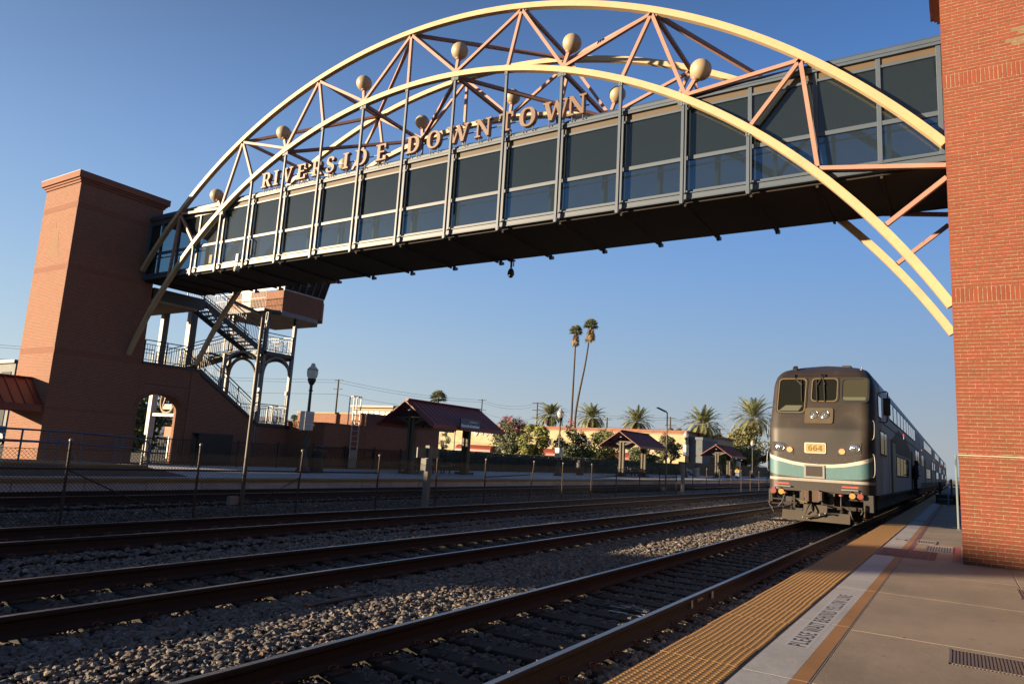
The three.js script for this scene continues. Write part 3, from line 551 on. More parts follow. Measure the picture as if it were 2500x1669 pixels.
// ------------------------------------------------------------------ steel stairs and columns
{
  const X = -33.05, W = 1.5, s = thing('steel_staircase', 'dark blue steel staircase zigzagging down from the left end of the bridge', 'staircase', [-34, .1, -24]);
  const flight = (x0, x1, z0, y0, z1, y1, n, treads = true) => {
    for (const x of [x0, x1]) part(s, 'stringer', prismX([[z0, y0 + .06], [z1, y1 + .06], [z1, y1 - .26], [z0, y0 - .26]], x - .03, x + .03), M.darkPaint);
    if (treads) for (let i = 0; i < n; i++) { const t = (i + .5) / n, z = lerp(z0, z1, t), y = lerp(y0, y1, t); part(s, 'tread', cbox(Math.min(x0, x1) + .04, Math.max(x0, x1) - .04, y - .04, y, z - .14, z + .14, .006), M.concreteFar); }
    for (const x of [x0, x1]) railing(x, z0, y0 + .06, z1, y1 + .06);
  };
  const railing = (x, z0, y0, z1, y1, x1 = x) => {
    const L = Math.hypot(z1 - z0, y1 - y0, x1 - x), n = Math.max(2, Math.round(L / .125)), P = (t, h) => [lerp(x, x1, t), lerp(y0, y1, t) + h, lerp(z0, z1, t)];
    part(s, 'railing', [bar(P(0, 1.06), P(1, 1.06), .045), bar(P(0, .86), P(1, .86), .03), bar(P(0, .1), P(1, .1), .035)], M.darkPaint);
    const b = []; for (let i = 1; i < n; i++) b.push(bar(P(i / n, .1), P(i / n, .86), .018, .018, V(0, 0, 1))); part(s, 'balusters', b, M.darkPaint);
    for (let i = 0; i <= Math.max(1, Math.round(L / 1.3)); i++) { const t = i / Math.max(1, Math.round(L / 1.3)); part(s, 'railing_post', bar(P(t, 0), P(t, 1.06), .05, .05, V(0, 0, 1)), M.darkPaint); }
  };
  const col = (x, z, y0, y1, w, nm = 'column') => part(s, nm, cbox(x - w / 2, x + w / 2, y0, y1, z - w / 2, z + w / 2, .015), M.whiteSteel || (M.whiteSteel = mat([.17, .18, .185], .55, { map: T.paint })));
  // bridge end landing, cream soffit, columns standing on the brick building
  part(s, 'upper_landing', [box(-37.4, X + .05, 8.06, 8.62, -21.55, -18.75)], M.steelDark); part(s, 'landing_soffit', box(-37.3, X + .0, 7.93, 8.055, -21.2, -18.72), M.cream);
  col(X - 2.7, -21.15, 4.98, 8.3, .32); col(X - 2.75, -22.75, 4.98, 8.4, .40);
  railing(X, -18.72, 4.97, -21.0, 4.97);
  railing(X - 3.8, -18.72, 4.97, -21.4, 4.97); railing(X - 3.8, -18.72, 4.97, -18.72, 4.97, X - 1.2);
  // upper flight down to the middle landing
  flight(X, X - W, -21.5, 8.56, -25.5, 6.6, 13);
  part(s, 'middle_landing', [box(X - 3.2, X + .06, 6.36, 6.56, -27.6, -25.45)], M.steelDark);
  railing(X, -25.55, 6.56, -27.5, 6.56); railing(X, -27.55, 6.56, -27.55, 6.56, X - 3.1); railing(X - 3.15, -25.5, 6.56, -27.5, 6.56);
  // return flight behind, down to the roof of the brick building
  flight(X - W - .25, X - W - 1.65, -21.7, 4.95, -25.5, 6.55, 11);
  // lower flight along the brick parapet
  flight(X - .1, X - W, -21.75, 4.92, -25.55, 2.42, 15);
  part(s, 'lower_landing', [box(X - 1.8, X + .06, 2.40, 2.5, -27.75, -25.55)], M.steelDark);
  railing(X, -25.65, 2.5, -27.6, 2.5); railing(X, -27.65, 2.5, -27.65, 2.5, X - 1.7); railing(X - 1.7, -25.65, 2.5, -27.6, 2.5);
  for (const x of [X - .04, X - 3.1]) { col(x, -25.62, 2.5, 8.75, .2, 'post'); col(x, -27.62, 2.5, 8.75, .2, 'post'); col(x, -23.15, x < -34 ? 2.3 : 3.95, 6.0, .16, 'post'); }
  const ar = (x, z0, z1, ys) => { const p = []; for (let i = 0; i <= 20; i++) { const a = PI * i / 20; p.push(V(x, ys + 1.05 * Math.sin(a), (z0 + z1) / 2 + (z0 - z1) / 2 * Math.cos(a))); } const g = []; for (let i = 0; i < 20; i++) g.push(bar(p[i], p[i + 1], .12, .1, V(1, 0, 0))); part(s, 'arched_brace', g, M.whiteSteel); };
  for (const x of [X - .04, X - 3.1]) { ar(x, -23.2, -25.55, 5.25); ar(x, -25.7, -27.55, 5.25); }
  for (const z of [-25.62, -27.62]) { const p = []; for (let i = 0; i <= 16; i++) { const a = PI * i / 16; p.push(V(X - 1.57 + 1.5 * Math.cos(a), 5.25 + 1.05 * Math.sin(a), z)); } const g = []; for (let i = 0; i < 16; i++) g.push(bar(p[i], p[i + 1], .1, .12)); part(s, 'arched_brace', g, M.whiteSteel); }
  part(s, 'landing_beam', [box(X - 3.2, X + .05, 6.24, 6.355, -25.72, -25.52), box(X - 3.2, X + .05, 6.24, 6.355, -27.72, -27.52)], M.steelDark);
  part(s, 'floodlight', [box(X + .0, X + .14, 4.2, 4.42, -27.5, -27.34), rod([X + .05, 2.5, -27.42], [X + .05, 4.2, -27.42], .03)], M.white);
  part(s, 'diagonal_brace', bar([X + .05, 8.3, -21.7], [X + .05, 7.4, -22.7], .1), M.steel);
}
{ // control room on posts
  const X = -33, c = thing('control_room', 'brick control cabin on posts with slanting dark windows behind the stairs', 'building', [-35, 8.9, -28]);
  const z0 = -26.45, z1 = -29.5, xb = -38;
  part(c, 'wall', prismY([[X, z0], [X, z1], [X - .9, z1 - .9], [xb, z1 - .9], [xb, z0]], 9.06, 10.28), M.brick);
  part(c, 'floor_slab', prismY([[X + .0, z0 + .0], [X - .05, z1 + .3], [X - 1, z1 - .6], [xb, z1 - .6], [xb, z0 + 1.2], [X - 1.2, z0 + 1.2], [X - .1, z0 + .0]], 8.78, 9.055), M.concreteFar);
  part(c, 'sill', box(X - .02, X + .05, 10.282, 10.36, z1, z0), M.white);
  const n = 6; for (let i = 0; i < n; i++) { const a = lerp(z0, z1, i / n), b = lerp(z0, z1, (i + 1) / n); part(c, 'window', bar([X + .0, 10.36, (a + b) / 2], [X + .40, 11.46, (a + b) / 2], .03, a - b, V(0, 0, 1)), M.blackGloss); }
  for (let i = 0; i <= n; i++) { const z = lerp(z0, z1, i / n); part(c, 'window_post', bar([X + .02, 10.36, z], [X + .42, 11.44, z], .07, .07, V(0, 0, 1)), M.steel); }
  part(c, 'roof', box(xb, X + .75, 11.46, 11.75, z1 - .4, z0 + .35), M.redTrim);
  part(c, 'front_glazing', box(xb, X + .0, 10.36, 11.46, z0 - .06, z0 - .02), M.white);
  part(c, 'door', [box(-36.8, -35.9, 9.07, 10.34, z0 - .02, z0 + .03)], M.white); part(c, 'walkway', box(xb, X - .1, 8.84, 8.98, z0 + .02, z0 + 1.15), M.darkPaint);
  const b = []; for (let x = xb + .1; x < X - .05; x += .13) b.push(bar([x, 8.98, z0 + 1.1], [x, 9.98, z0 + 1.1], .018)); b.push(bar([xb, 10.0, z0 + 1.1], [X - .1, 10.0, z0 + 1.1], .045), bar([xb, 9.6, z0 + 1.1], [X - .1, 9.6, z0 + 1.1], .03)); part(c, 'walkway_railing', b, M.darkPaint);
  part(c, 'post', [cbox(X - .15, X + .05, 8.3, 8.78, -25.72, -25.52), cbox(X - .15, X + .05, 8.3, 8.78, -27.72, -27.52)], M.steelDark);
}
{ // red canopy in front of the left tower
  const c = thing('red_canopy', 'low canopy with a dark red standing-seam roof in front of the left tower', 'canopy', [-34.6, .1, -6]);
  const zE = -14.72;
  part(c, 'roof', prismZ([[-33.12, 2.42], [-33.12, 2.50], [-34.62, 3.68], [-36.12, 2.5], [-36.12, 2.42], [-34.62, 3.52]], zE, 14), M.redRoof);
  for (let z = zE + .25; z < 14; z += .42) part(c, 'roof_seam', [bar([-33.11, 2.53, z], [-34.61, 3.71, z], .025, .05, V(0, 0, 1))], M.redRoof);
  part(c, 'fascia', box(-33.14, -33.09, 2.22, 2.46, zE, 14), M.redRoof); part(c, 'ridge_cap', bar([-34.62, 3.70, zE], [-34.62, 3.70, 14], .22, .05), M.redRoof); part(c, 'fascia', box(-36.15, -36.1, 2.22, 2.46, zE, 14), M.redRoof);
  for (let z = -9; z < 14; z += 4.5) part(c, 'post', cbox(-34.75, -34.49, .1, 3.45, z - .13, z + .13), M.olive);
}
{ // station building whose shadow lies over the far platform and tracks (left of the frame)
  const b = thing('station_building', 'long low brick station building with flat parapet, left of the red canopy', 'building', [-46, .06, 28]);
  part(b, 'wall', box(-45.4, -42.3, .06, 5.6, 1, 62), M.brick); part(b, 'parapet', box(-45.5, -42.2, 5.6, 5.85, .9, 62.1), M.brickCap);
  part(b, 'stair_tower', box(-45.3, -42.4, 5.85, 8.4, 24.2, 26.6), M.brick);
}
{ // low brick equipment block with the ladder, right of the stairs
  const X = -30, b = thing('equipment_block', 'plain brick equipment block with two roof heights and a sunlit end', 'building', [-32, .1, -33]);
  part(b, 'lower_wall', box(-33.4, X, .06, 2.66, -31.2, -27.85), M.brick); part(b, 'lower_coping', box(-33.45, X + .03, 2.66, 2.74, -31.2, -27.8), M.brickCap);
  part(b, 'upper_wall', box(-36.1, X + .01, .06, 3.42, -38.2, -31.1), M.brick); part(b, 'upper_coping', box(-36.15, X + .05, 3.42, 3.52, -38.25, -31.04), M.cream);
  part(b, 'side_hatch', box(-33.5, -33.0, .06, 1.6, -27.86, -27.8), M.cream);
  const l = thing('roof_ladder', 'pale metal roof ladder with hooped top fixed to the brick block', 'ladder', [-29.8, .2, -30]);
  for (const z of [-29.72, -30.3]) part(l, 'ladder_rail', [bar([-29.8, .75, z], [-29.8, 4.42, z], .06, .05, V(0, 0, 1)), bar([-29.8, 4.4, z], [-30.5, 4.4, z - .35], .05, .05), bar([-30.5, 4.4, z - .35], [-30.5, 2.74, z - .35], .05, .05, V(0, 0, 1))], M.white);
  for (let y = .9; y < 3.6; y += .3) part(l, 'rung', rod([-29.8, y, -29.72], [-29.8, y, -30.3], .018, .018, 8), M.white);
  part(l, 'top_bar', [bar([-29.8, 4.4, -29.7], [-29.8, 4.4, -30.32], .05)], M.white); part(l, 'guard_plate', box(-29.83, -29.78, .25, 1.3, -30.33, -29.69), M.galv);
}
{ // iron picket fence along the back of the far platform
  const f = thing('picket_fence', 'black iron picket fence along the back of the far platform', 'fence', [-29.9, .2, -40]), a = [];
  for (let z = -17.5; z > -62; z -= .115) a.push(bar([-29.9, .28, z], [-29.9, 1.42, z], .02, .02, V(0, 0, 1)));
  part(f, 'pickets', a, M.black, { kind: 'stuff' }); part(f, 'rail', bar([-29.9, 1.36, -17.5], [-29.9, 1.36, -62], .04), M.black); part(f, 'rail', bar([-29.9, .36, -17.5], [-29.9, .36, -62], .04), M.black);
  for (let z = -17.5; z > -62; z -= 2.4) part(f, 'post', cbox(-29.94, -29.86, .2, 1.5, z - .04, z + .04), M.black);
}
{ // kiosk seen through the arch
  const k = thing('sign_frame', 'white steel frame with a round cream emblem seen through the brick arch', 'sign', [-44.5, .06, -27]);
  const z = -27;
  for (const x of [-45.75, -42.2]) part(k, 'post', cbox(x - .2, x + .2, .06, 4.5, z - .2, z + .2, .01), M.white);
  part(k, 'crossbar', cbox(-45.55, -42.4, 2.72, 2.92, z - .1, z + .1), M.white); part(k, 'crossbar', cbox(-45.55, -42.4, 4.3, 4.5, z - .1, z + .1), M.white);
  const ring = new THREE.TorusGeometry(.78, .1, 8, 40); ring.translate(-43.9, 3.72, z + .05); part(k, 'ring', ring, M.cream);
  part(k, 'emblem', [bar([-44.35, 3.4, z + .06], [-44.05, 4.3, z + .06], .16, .06), bar([-44.4, 3.36, z + .06], [-43.4, 3.36, z + .06], .06, .34), bar([-44.0, 4.1, z + .06], [-43.5, 3.8, z + .06], .1, .06)], M.redTrim);
  const w = thing('brick_plaque', 'small reddish notice board on the fence beyond the brick arch', 'sign', [-42.6, .06, -26.4]);
  part(w, 'panel', box(-43.0, -42.0, 1.42, 2.05, -26.45, -26.4), mat([.34, .16, .10], .8)); part(w, 'post', box(-42.55, -42.45, .06, 1.42, -26.5, -26.43), M.galv);
  const u = thing('ramp_railing', 'black sloping stair railing seen through the brick arch', 'railing', [-43, .06, -29]);
  const b = []; for (let i = 0; i < 26; i++) { const x = -44.9 + i * .13, y = .1 + i * .085; b.push(bar([x, y, -29], [x, y + .95, -29], .03)); } part(u, 'balusters', b, M.darkPaint); part(u, 'handrail', [bar([-45, 1.0, -29], [-41.6, 3.2, -29], .06), bar([-45, .1, -29], [-41.6, 2.3, -29], .05)], M.darkPaint);
}
// ------------------------------------------------------------------ platform shelters
{
  const proto = thing('platform_shelter', 'nearest red-roofed open shelter on the far platform, with the station name board', 'shelter', [0, 0, 0], { group: 'red roofed shelters on the far platform' });
  const hw = 1.92, L = 7.0, ap = 3.97, ev = 2.68;   // local: base on the platform, roof runs along -z from .65
  const z0 = .65, z1 = z0 - L;
  part(proto, 'roof', prismZ([[-hw, ev], [-hw, ev + .06], [0, ap + .06], [hw, ev + .06], [hw, ev], [0, ap - .02]], z1, z0), M.redRoof);
  for (const s of [-1, 1]) for (let z = z0 - .2; z > z1; z -= .41) part(proto, 'roof_seam', bar([s * hw, ev + .085, z], [0, ap + .085, z], .025, .05, V(0, 0, 1)), M.redRoof);
  for (const s of [-1, 1]) { part(proto, 'gable_trim', [bar([s * (hw + .05), ev - .06, z0], [0, ap - .03, z0], .06, .2, V(0, 0, 1)).translate(0, 0, .04)], M.redTrim); part(proto, 'gable_trim', [bar([s * (hw + .05), ev - .06, z1], [0, ap - .03, z1], .06, .2, V(0, 0, 1)).translate(0, 0, -.04)], M.redTrim); part(proto, 'eave_trim', box(s * hw - .04, s * hw + .04, ev - .16, ev + .05, z1, z0), M.redRoof); }
  part(proto, 'ridge_cap', bar([0, ap + .09, z0], [0, ap + .09, z1], .25, .05), M.redRoof);
  for (const z of [0, -5.15]) {
    part(proto, 'plinth', cbox(-.42, .42, 0, .14, z - .42, z + .42, .02), M.olive);
    part(proto, 'post', [cbox(-.24, -.06, .14, 3.0, z - .14, z + .14, .015), cbox(.06, .24, .14, 3.0, z - .14, z + .14, .015), box(-.06, .06, .14, 2.9, z - .05, z + .05)], M.olive);
    for (const s of [-1, 1]) part(proto, 'brace', bar([s * .15, 2.75, z], [s * 1.25, 3.2, z], .14, .16, V(0, 0, 1)), M.olive);
    part(proto, 'cross_beam', [box(-1.3, 1.3, 3.0, 3.12, z - .09, z + .09)], M.olive);
  }
  part(proto, 'ridge_lamp', [rod([0, 3.9, .3], [0, 3.55, .3], .02), lathe([[0, .12], [.12, .02], [.14, 0], [0, 0]], 0, 3.43, .3, 12)], M.sign);
  for (const z of [-1.3, -2.2, -3.1, -4.0]) part(proto, 'purlin', [bar([-hw + .1, ev + .0, z], [0, ap - .1, z], .06, .1, V(0, 0, 1)), bar([hw - .1, ev + .0, z], [0, ap - .1, z], .06, .1, V(0, 0, 1))], M.olive);
  proto.position.set(-25.5, .2, -30.05);
  copyOf(proto, [-25.3, .2, -58.6], 'second red-roofed shelter along the far platform, lit gable, beyond the flowering trees', null);
  copyOf(proto, [-25.3, .2, -88], 'third red-roofed shelter along the far platform, in front of the date palms', null);
  copyOf(proto, [-25.3, .2, -117], 'farthest red-roofed shelter, partly hidden behind the train front', null);
  // name board on the first shelter
  const cv = document.createElement('canvas'); cv.width = 512; cv.height = 160; const c = cv.getContext('2d'); c.fillStyle = '#3c4858'; c.fillRect(0, 0, 512, 160); c.fillStyle = '#d9dcde'; c.font = 'bold 62px sans-serif'; c.textAlign = 'center'; c.save(); c.scale(.78, 1); c.fillText('Riverside-Downtown', 328, 132); c.restore(); c.font = '30px sans-serif'; c.fillText('San Bernardino  >', 350, 54);
  const tx = new THREE.CanvasTexture(cv); tx.colorSpace = THREE.SRGBColorSpace;
  const nb = thing('name_board', 'dark grey board reading Riverside-Downtown hung at the first shelter', 'sign', [-23.42, 2.8, -32.6]);
  part(nb, 'board', cbox(-23.45, -23.39, 2.82, 3.40, -33.55, -31.65, .008), M.darkPaint);
  const g = new THREE.PlaneGeometry(1.88, .56); g.rotateY(PI / 2); g.translate(-23.385, 3.11, -32.6); part(nb, 'lettering', g, mat([1.9, 1.9, 1.9], .6, { map: tx }), { uv: true }); part(nb, 'hanger', [rod([-23.42, 2.95, -32.0], [-23.9, 2.95, -32.0], .02), rod([-23.42, 2.95, -33.2], [-23.9, 2.95, -33.2], .02)], M.olive);
}
// ------------------------------------------------------------------ benches, bins
{
  const mk = (lab) => {
    const b = thing('bench', lab, 'bench', [0, 0, 0], { group: 'benches in the platform shelters' });
    part(b, 'seat', [0, 1, 2, 3].map((i) => cbox(-.21 + i * .115, -.11 + i * .115, .42, .46, -.9, .9, .008)), M.darkPaint); part(b, 'backrest', [0, 1, 2].map((i) => cbox(-.28, -.25, .54 + i * .12, .63 + i * .12, -.9, .9, .008)), M.darkPaint);
    for (const z of [-.8, 0, .8]) part(b, 'leg', [box(-.27, -.21, 0, .86, z - .03, z + .03), box(.15, .21, 0, .42, z - .03, z + .03), box(-.21, .15, .37, .418, z - .03, z + .03)], M.black);
    for (const z of [-.93, .93]) part(b, 'armrest', tube([[-.24, .66, z], [.1, .68, z], [.2, .6, z], [.2, .42, z]], .022, 14, 6), M.galv);
    return b;
  };
  const b = mk('dark metal bench near the left post of the first shelter'); b.position.set(-26.3, .2, -31.3); b.rotation.y = 0;
  copyOf(b, [-26.2, .2, -33.6], 'dark metal bench between the two posts of the first shelter', null);
  copyOf(b, [-25.8, .2, -60.4], 'dark bench beside the sunlit post of the second shelter', null); copyOf(b, [-25.8, .2, -62.6], 'dark bench near the rear post of the second shelter', null); copyOf(b, [-25.8, .2, -90.5], 'small dark bench under the third shelter', null);
  const bin = thing('litter_bin', 'black slatted litter bin with a domed lid beside the first lamp post', 'litter bin', [0, 0, 0], { group: 'litter bins on the far platform' });
  part(bin, 'body', new THREE.CylinderGeometry(.30, .28, .9, 24).translate(0, .47, 0), M.black);
  const sl = []; for (let i = 0; i < 28; i++) { const a = i / 28 * 2 * PI; sl.push(bar([.31 * Math.cos(a), .06, .31 * Math.sin(a)], [.33 * Math.cos(a), .98, .33 * Math.sin(a)], .035, .012, V(Math.cos(a), 0, Math.sin(a)))); } part(bin, 'slats', sl, M.darkPaint);
  part(bin, 'rim', new THREE.TorusGeometry(.33, .03, 8, 24).rotateX(PI / 2).translate(0, .99, 0), M.black); part(bin, 'lid', lathe([[0, .14], [.2, .1], [.26, 0], [0, 0]], 0, 1.14, 0), M.black); part(bin, 'lid_support', [rod([.2, .98, 0], [.2, 1.15, 0], .015), rod([-.2, .98, 0], [-.2, 1.15, 0], .015), rod([0, .98, .2], [0, 1.15, .2], .015)], M.galv);
  bin.position.set(-25.3, .2, -23.2);
  copyOf(bin, [-26.4, .2, -52.6], 'black litter bin in front of the dark hedge, left of the second shelter', null);
  const mb = thing('litter_bin', 'pale metal litter bin between the second and third shelters', 'litter bin', [-25.3, .2, -79.8]);
  part(mb, 'body', new THREE.CylinderGeometry(.36, .36, 1.1, 20).translate(-25.3, .78, -79.8), M.galv); part(mb, 'lid', lathe([[0, .2], [.2, .16], [.38, .02], [.38, 0], [0, 0]], -25.3, 1.33, -79.8), M.black);
  const yb = thing('ticket_validator', 'yellow and blue machine on a stand near the third shelter', 'machine', [-24.6, .2, -95]);
  part(yb, 'housing', cbox(-24.9, -24.3, .95, 1.75, -95.3, -94.7, .03), mat([.40, .27, .05], .6)); part(yb, 'stand', cbox(-24.85, -24.35, .2, .95, -95.2, -94.8, .02), M.blueRail);
}
// ------------------------------------------------------------------ acorn lamp posts with notices
{
  const l = thing('acorn_lamp_post', 'nearest black lamp post with a clear acorn globe, left part of the far platform', 'street lamp', [0, 0, 0], { group: 'acorn lamp posts on the far platform' });
  part(l, 'base', lathe([[0, .0], [.34, 0], [.34, .12], [.27, .16], [.22, .3], [.17, .62], [.19, .68], [.12, .74], [.10, 1.0], [.12, 1.05], [0, 1.05]], 0, 0, 0), M.darkPaint);
  part(l, 'shaft', [rod([0, 1, 0], [0, 3.75, 0], .075, .055, 14), ...[0, 1, 2, 3, 4, 5].map((i) => rod([.075 * Math.cos(i), 1.1, .075 * Math.sin(i)], [.058 * Math.cos(i), 3.7, .058 * Math.sin(i)], .012, .01, 5))], M.darkPaint);
  part(l, 'capital', lathe([[0, 0], [.07, 0], [.1, .05], [.07, .1], [.07, .3], [.12, .36], [.19, .52], [.20, .6], [0, .6]], 0, 3.7, 0), M.darkPaint);
  part(l, 'globe', lathe([[.16, 0], [.23, .1], [.26, .28], [.25, .42], [.19, .52], [.11, .58], [.10, .66], [.07, .72], [.0, .73]], 0, 4.3, 0, 24), M.lampGlass); part(l, 'globe_band', new THREE.TorusGeometry(.245, .018, 6, 24).rotateX(PI / 2).translate(0, 4.72, 0), M.galv);
  l.position.set(-25.3, .2, -22.4);
  copyOf(l, [-25.3, .2, -46.8], 'lamp post in front of the pink flowering trees, left of the second shelter', null);
  copyOf(l, [-25.3, .2, -76], 'lamp post with a white notice between the second and third shelters', null);
  copyOf(l, [-25.3, .2, -105.8], 'lamp post in front of the large date palm next to the train', null, 0, 1.08); copyOf(l, [-25.9, .2, -109], 'smaller-looking lamp post right beside the train, behind another lamp post', null, 0, .93);
  copyOf(l, [-28.5, .2, -66.5], 'lamp post partly hidden by the right end of the second shelter', null, 0, .8); copyOf(l, [-55.5, .06, -74], 'lamp post in the street in front of the beige wall lettering', null, 0, 1);
  const cv = document.createElement('canvas'); cv.width = 160; cv.height = 256; const c = cv.getContext('2d'); c.fillStyle = '#d6d6d4'; c.fillRect(0, 0, 160, 256); c.strokeStyle = '#444'; c.lineWidth = 4; c.strokeRect(6, 6, 148, 244); c.fillStyle = '#333'; c.textAlign = 'center'; c.font = 'bold 22px sans-serif'; ['Stand clear', 'of the edge', 'of the platform', 'and wait', 'for the train'].forEach((w, i) => c.fillText(w, 80, 48 + i * 28, 140)); c.fillStyle = '#777'; for (let i = 0; i < 5; i++) c.fillRect(24, 186 + i * 11, 112 - (i % 3) * 22, 4);
  const tx = new THREE.CanvasTexture(cv); tx.colorSpace = THREE.SRGBColorSpace; const sm = mat([.9, .9, .9], .6, { map: tx });
  const notice = (x, y, z, w, h, lab) => { const n = thing('notice_sign', lab, 'sign', [x, y, z]); part(n, 'back_plate', cbox(x - .03, x, y - h / 2, y + h / 2, z - w / 2, z + w / 2, .006), M.galv); const g = new THREE.PlaneGeometry(w - .02, h - .02); g.rotateY(PI / 2); g.translate(x + .003, y, z); part(n, 'printed_face', g, sm, { uv: true }); const g2 = new THREE.PlaneGeometry(w - .02, h - .02); g2.translate(x - .015, y, z + w / 2 + .004); part(n, 'side_plate', cbox(x - .36, x - .03, y - h / 2, y + h / 2, z + w / 2 - .03, z + w / 2, .006), M.sign); };
  notice(-25.12, 2.55, -22.35, .52, .86, 'white passenger notice on the nearest lamp post'); notice(-25.1, 1.9, -46.7, .42, .7, 'small white notice on the lamp post by the flowering trees'); notice(-25.1, 3.1, -76, .9, 1.25, 'white notice on the lamp post between second and third shelters'); notice(-24.9, 1.4, -97.2, .9, 2.0, 'tall white timetable panel near the yellow machine');
  const bx2 = thing('switch_box', 'black box strapped to the nearest lamp post', 'box', [-25.2, 1.5, -22.4]); part(bx2, 'case', cbox(-25.28, -25.08, 1.38, 1.75, -22.5, -22.3, .01), M.black); part(bx2, 'strap', new THREE.TorusGeometry(.085, .012, 6, 16).rotateX(PI / 2).translate(-25.3, 1.6, -22.4), M.black);
}
// ------------------------------------------------------------------ chain-link fence between the tracks
{
  const X = -15, f = thing('chain_link_fence', 'low rusty chain-link fence running between the third and farthest tracks', 'fence', [-15, -.37, -30]), yb = -.3, yt = 1.16;
  const zs = [4.9, 1.85, -1.2, -4.25, -7.3, -10.18, -13.17, -16.24, -19.15, -22.05, -25.32, -28.2, -31.15, -34.1, -37.3, -40.4, -43.4, -46.6, -49.7, -52.8, -56, -59, -62, -65.1, -68.2, -71.2];
  const r = RNG(66);
  zs.forEach((z, i) => { const lean = i === 10 ? -.32 : i === 6 ? -.05 : (r() - .5) * .05, h = 1.32 + (r() - .5) * .08; const p = part(f, 'post', rod([X, yb - .1, z], [X + (r() - .5) * .05, h, z + lean], .028, .026, 9), M.poleRust); part(p, 'cap', ball(X, h + .01, z + lean, .042, 10, 6), M.galv); });
  for (let i = 0; i < zs.length - 1; i++) {
    const a = zs[i], b = zs[i + 1], H = yt - yb, w = [], d = .078;
    if (i < 16) {
      for (let s = b - H; s < a; s += d) { // rising and falling wires clipped to the bay
        for (const q of [1, -1]) { let z0 = q > 0 ? s : s + H, z1 = q > 0 ? s + H : s, y0 = yb, y1 = yt; const cut = (lim, up) => { for (const e of [0, 1]) { const zz = e ? z1 : z0; if ((zz - lim) * up > 0) { const t = (lim - z0) / (z1 - z0), y = y0 + (y1 - y0) * t; if (e) { z1 = lim; y1 = y; } else { z0 = lim; y0 = y; } } } }; if (Math.max(z0, z1) <= b || Math.min(z0, z1) >= a) continue; cut(a, 1); cut(b, -1); w.push(rod([X + .012 * q, y0, z0], [X + .012 * q, y1, z1], 0.0038, .0038, 3)); }
      }
      part(f, 'wire_mesh', w, M.wire || (M.wire = mat([.06, .055, .05], .6, { metalness: .4 })));
    }
    if (i < 7 || i % 3 === 0) part(f, 'top_rail', rod([X, .78 - (i < 7 ? 0 : .1), a], [X, .78, b], .022, .022, 6), M.poleRust);
    part(f, 'tension_wire', rod([X, yt, a], [X, yt - .01, b], .006, .006, 4), M.poleRust);
  }
  part(f, 'diagonal_brace', [rod([X, .76, -7.3], [X, -.25, -9.6], .014, .014, 6), rod([X, .6, -13.17], [X, -.2, -11.4], .012, .012, 6)], M.poleRust);
}
{ // tall plain light poles and white marker posts along the fence
  const mk = (z, lab, top, base) => { const p = thing('light_pole', lab, 'light pole', [-14.6, -.37, z], { group: 'tall plain light poles along the chain-link fence' }); const x = -14.6;
    part(p, 'shaft', rod([x, -.37, z], [x, top, z], .052, .034, 12), M.poleMetal || (M.poleMetal = mat([.085, .07, .052], .6, { map: T.grime }))); part(p, 'base_box', cbox(x - .16, x - .02, .0, .2, z + .06, z + .3, .02), M.galv);
    part(p, 'luminaire', [bar([x, top - .02, z], [x - .12, top + .1, z + .1], .06), bar([x - .08, top + .06, z + .05], [x - .42, top + .26, z + .55], .2, .05)], M.darkPaint); };
  mk(-11.15, 'tall leaning-looking light pole in front of the brick stairs', 4.62); mk(-40.35, 'tall thin light pole with a flat lamp head, right of the second shelter', 4.55);
  const m = (z, h, lab, box_) => { const p = thing('marker_post', lab, 'post', [-14.6, -.37, z], { group: 'white marker posts along the chain-link fence' }), x = -14.6; part(p, 'shaft', cbox(x - .09, x + .09, -.37, h, z - .09, z + .09, .01), M.markerWhite || (M.markerWhite = mat([.22, .215, .2], .8, { map: T.grime }))); if (box_) { part(p, 'box', cbox(x - .12, x + .12, .9, 1.28, z + .1, z + .24, .015), M.markerWhite); part(p, 'board', box(x - .02, x + .02, 1.3, 1.62, z - .5, z + .6), M.steelDark); } };
  m(-18.13, 1.7, 'square pale marker post with a grey box, in front of the first shelter', true); m(-43.38, 1.6, 'square pale marker post with drilled holes, right of the second light pole', false);
}
// ------------------------------------------------------------------ commuter train
const XC = -3.6, TZ = -23.2;
const TRP = [[3, 1.48], [4.3, 1.465], [4.55, 1.42], [4.72, 1.34], [4.85, 1.22], [4.98, .95], [5.04, .5], [5.065, 0]];
const trW = (y) => { if (y <= 3) return 1.48; for (let i = 1; i < TRP.length; i++) if (y <= TRP[i][0]) return lerp(TRP[i - 1][1], TRP[i][1], (y - TRP[i - 1][0]) / (TRP[i][0] - TRP[i - 1][0])); return 0; };
const trBack = (y) => y < 2.8 ? 0 : y < 4.55 ? .42 * (y - 2.8) : y < 4.8 ? .735 + (y - 4.55) * 1.1 : 1.01 + (y - 4.8) * 3.2;
const bodyMat = mat([.80, .80, .82], .5, { map: T.grime }), bodyMat2 = mat([.85, .83, .80], .5, { map: T.grime }), trDark = mat([.02, .019, .018], .6, { map: T.grime }), trUnder = mat([.030, .024, .02], .85, { map: T.rust }), winMat = mat([.012, .014, .016], .06, { clearcoat: 1, clearcoatRoughness: .05 }), gasket = mat([.012, .012, .012], .6), frameGold = mat([.17, .125, .068], .45, { map: T.paint });
const tealM = mat([.07, .12, .16], .5, { map: T.paint });
function carBody(t, z0, z1, m) {
  const right = [[1.48, .95], [1.48, 3], ...TRP.slice(1).map(([y, w]) => [w, y])], prof = [...right.slice(0, -1).map(([x, y]) => [-x, y]), ...right.slice().reverse()];
  let g = prismZ(prof.map(([x, y]) => [x + XC, y]), z1, z0); return part(t, 'body', toCreasedNormals(wuv(g), .6), m, { uv: true });
}
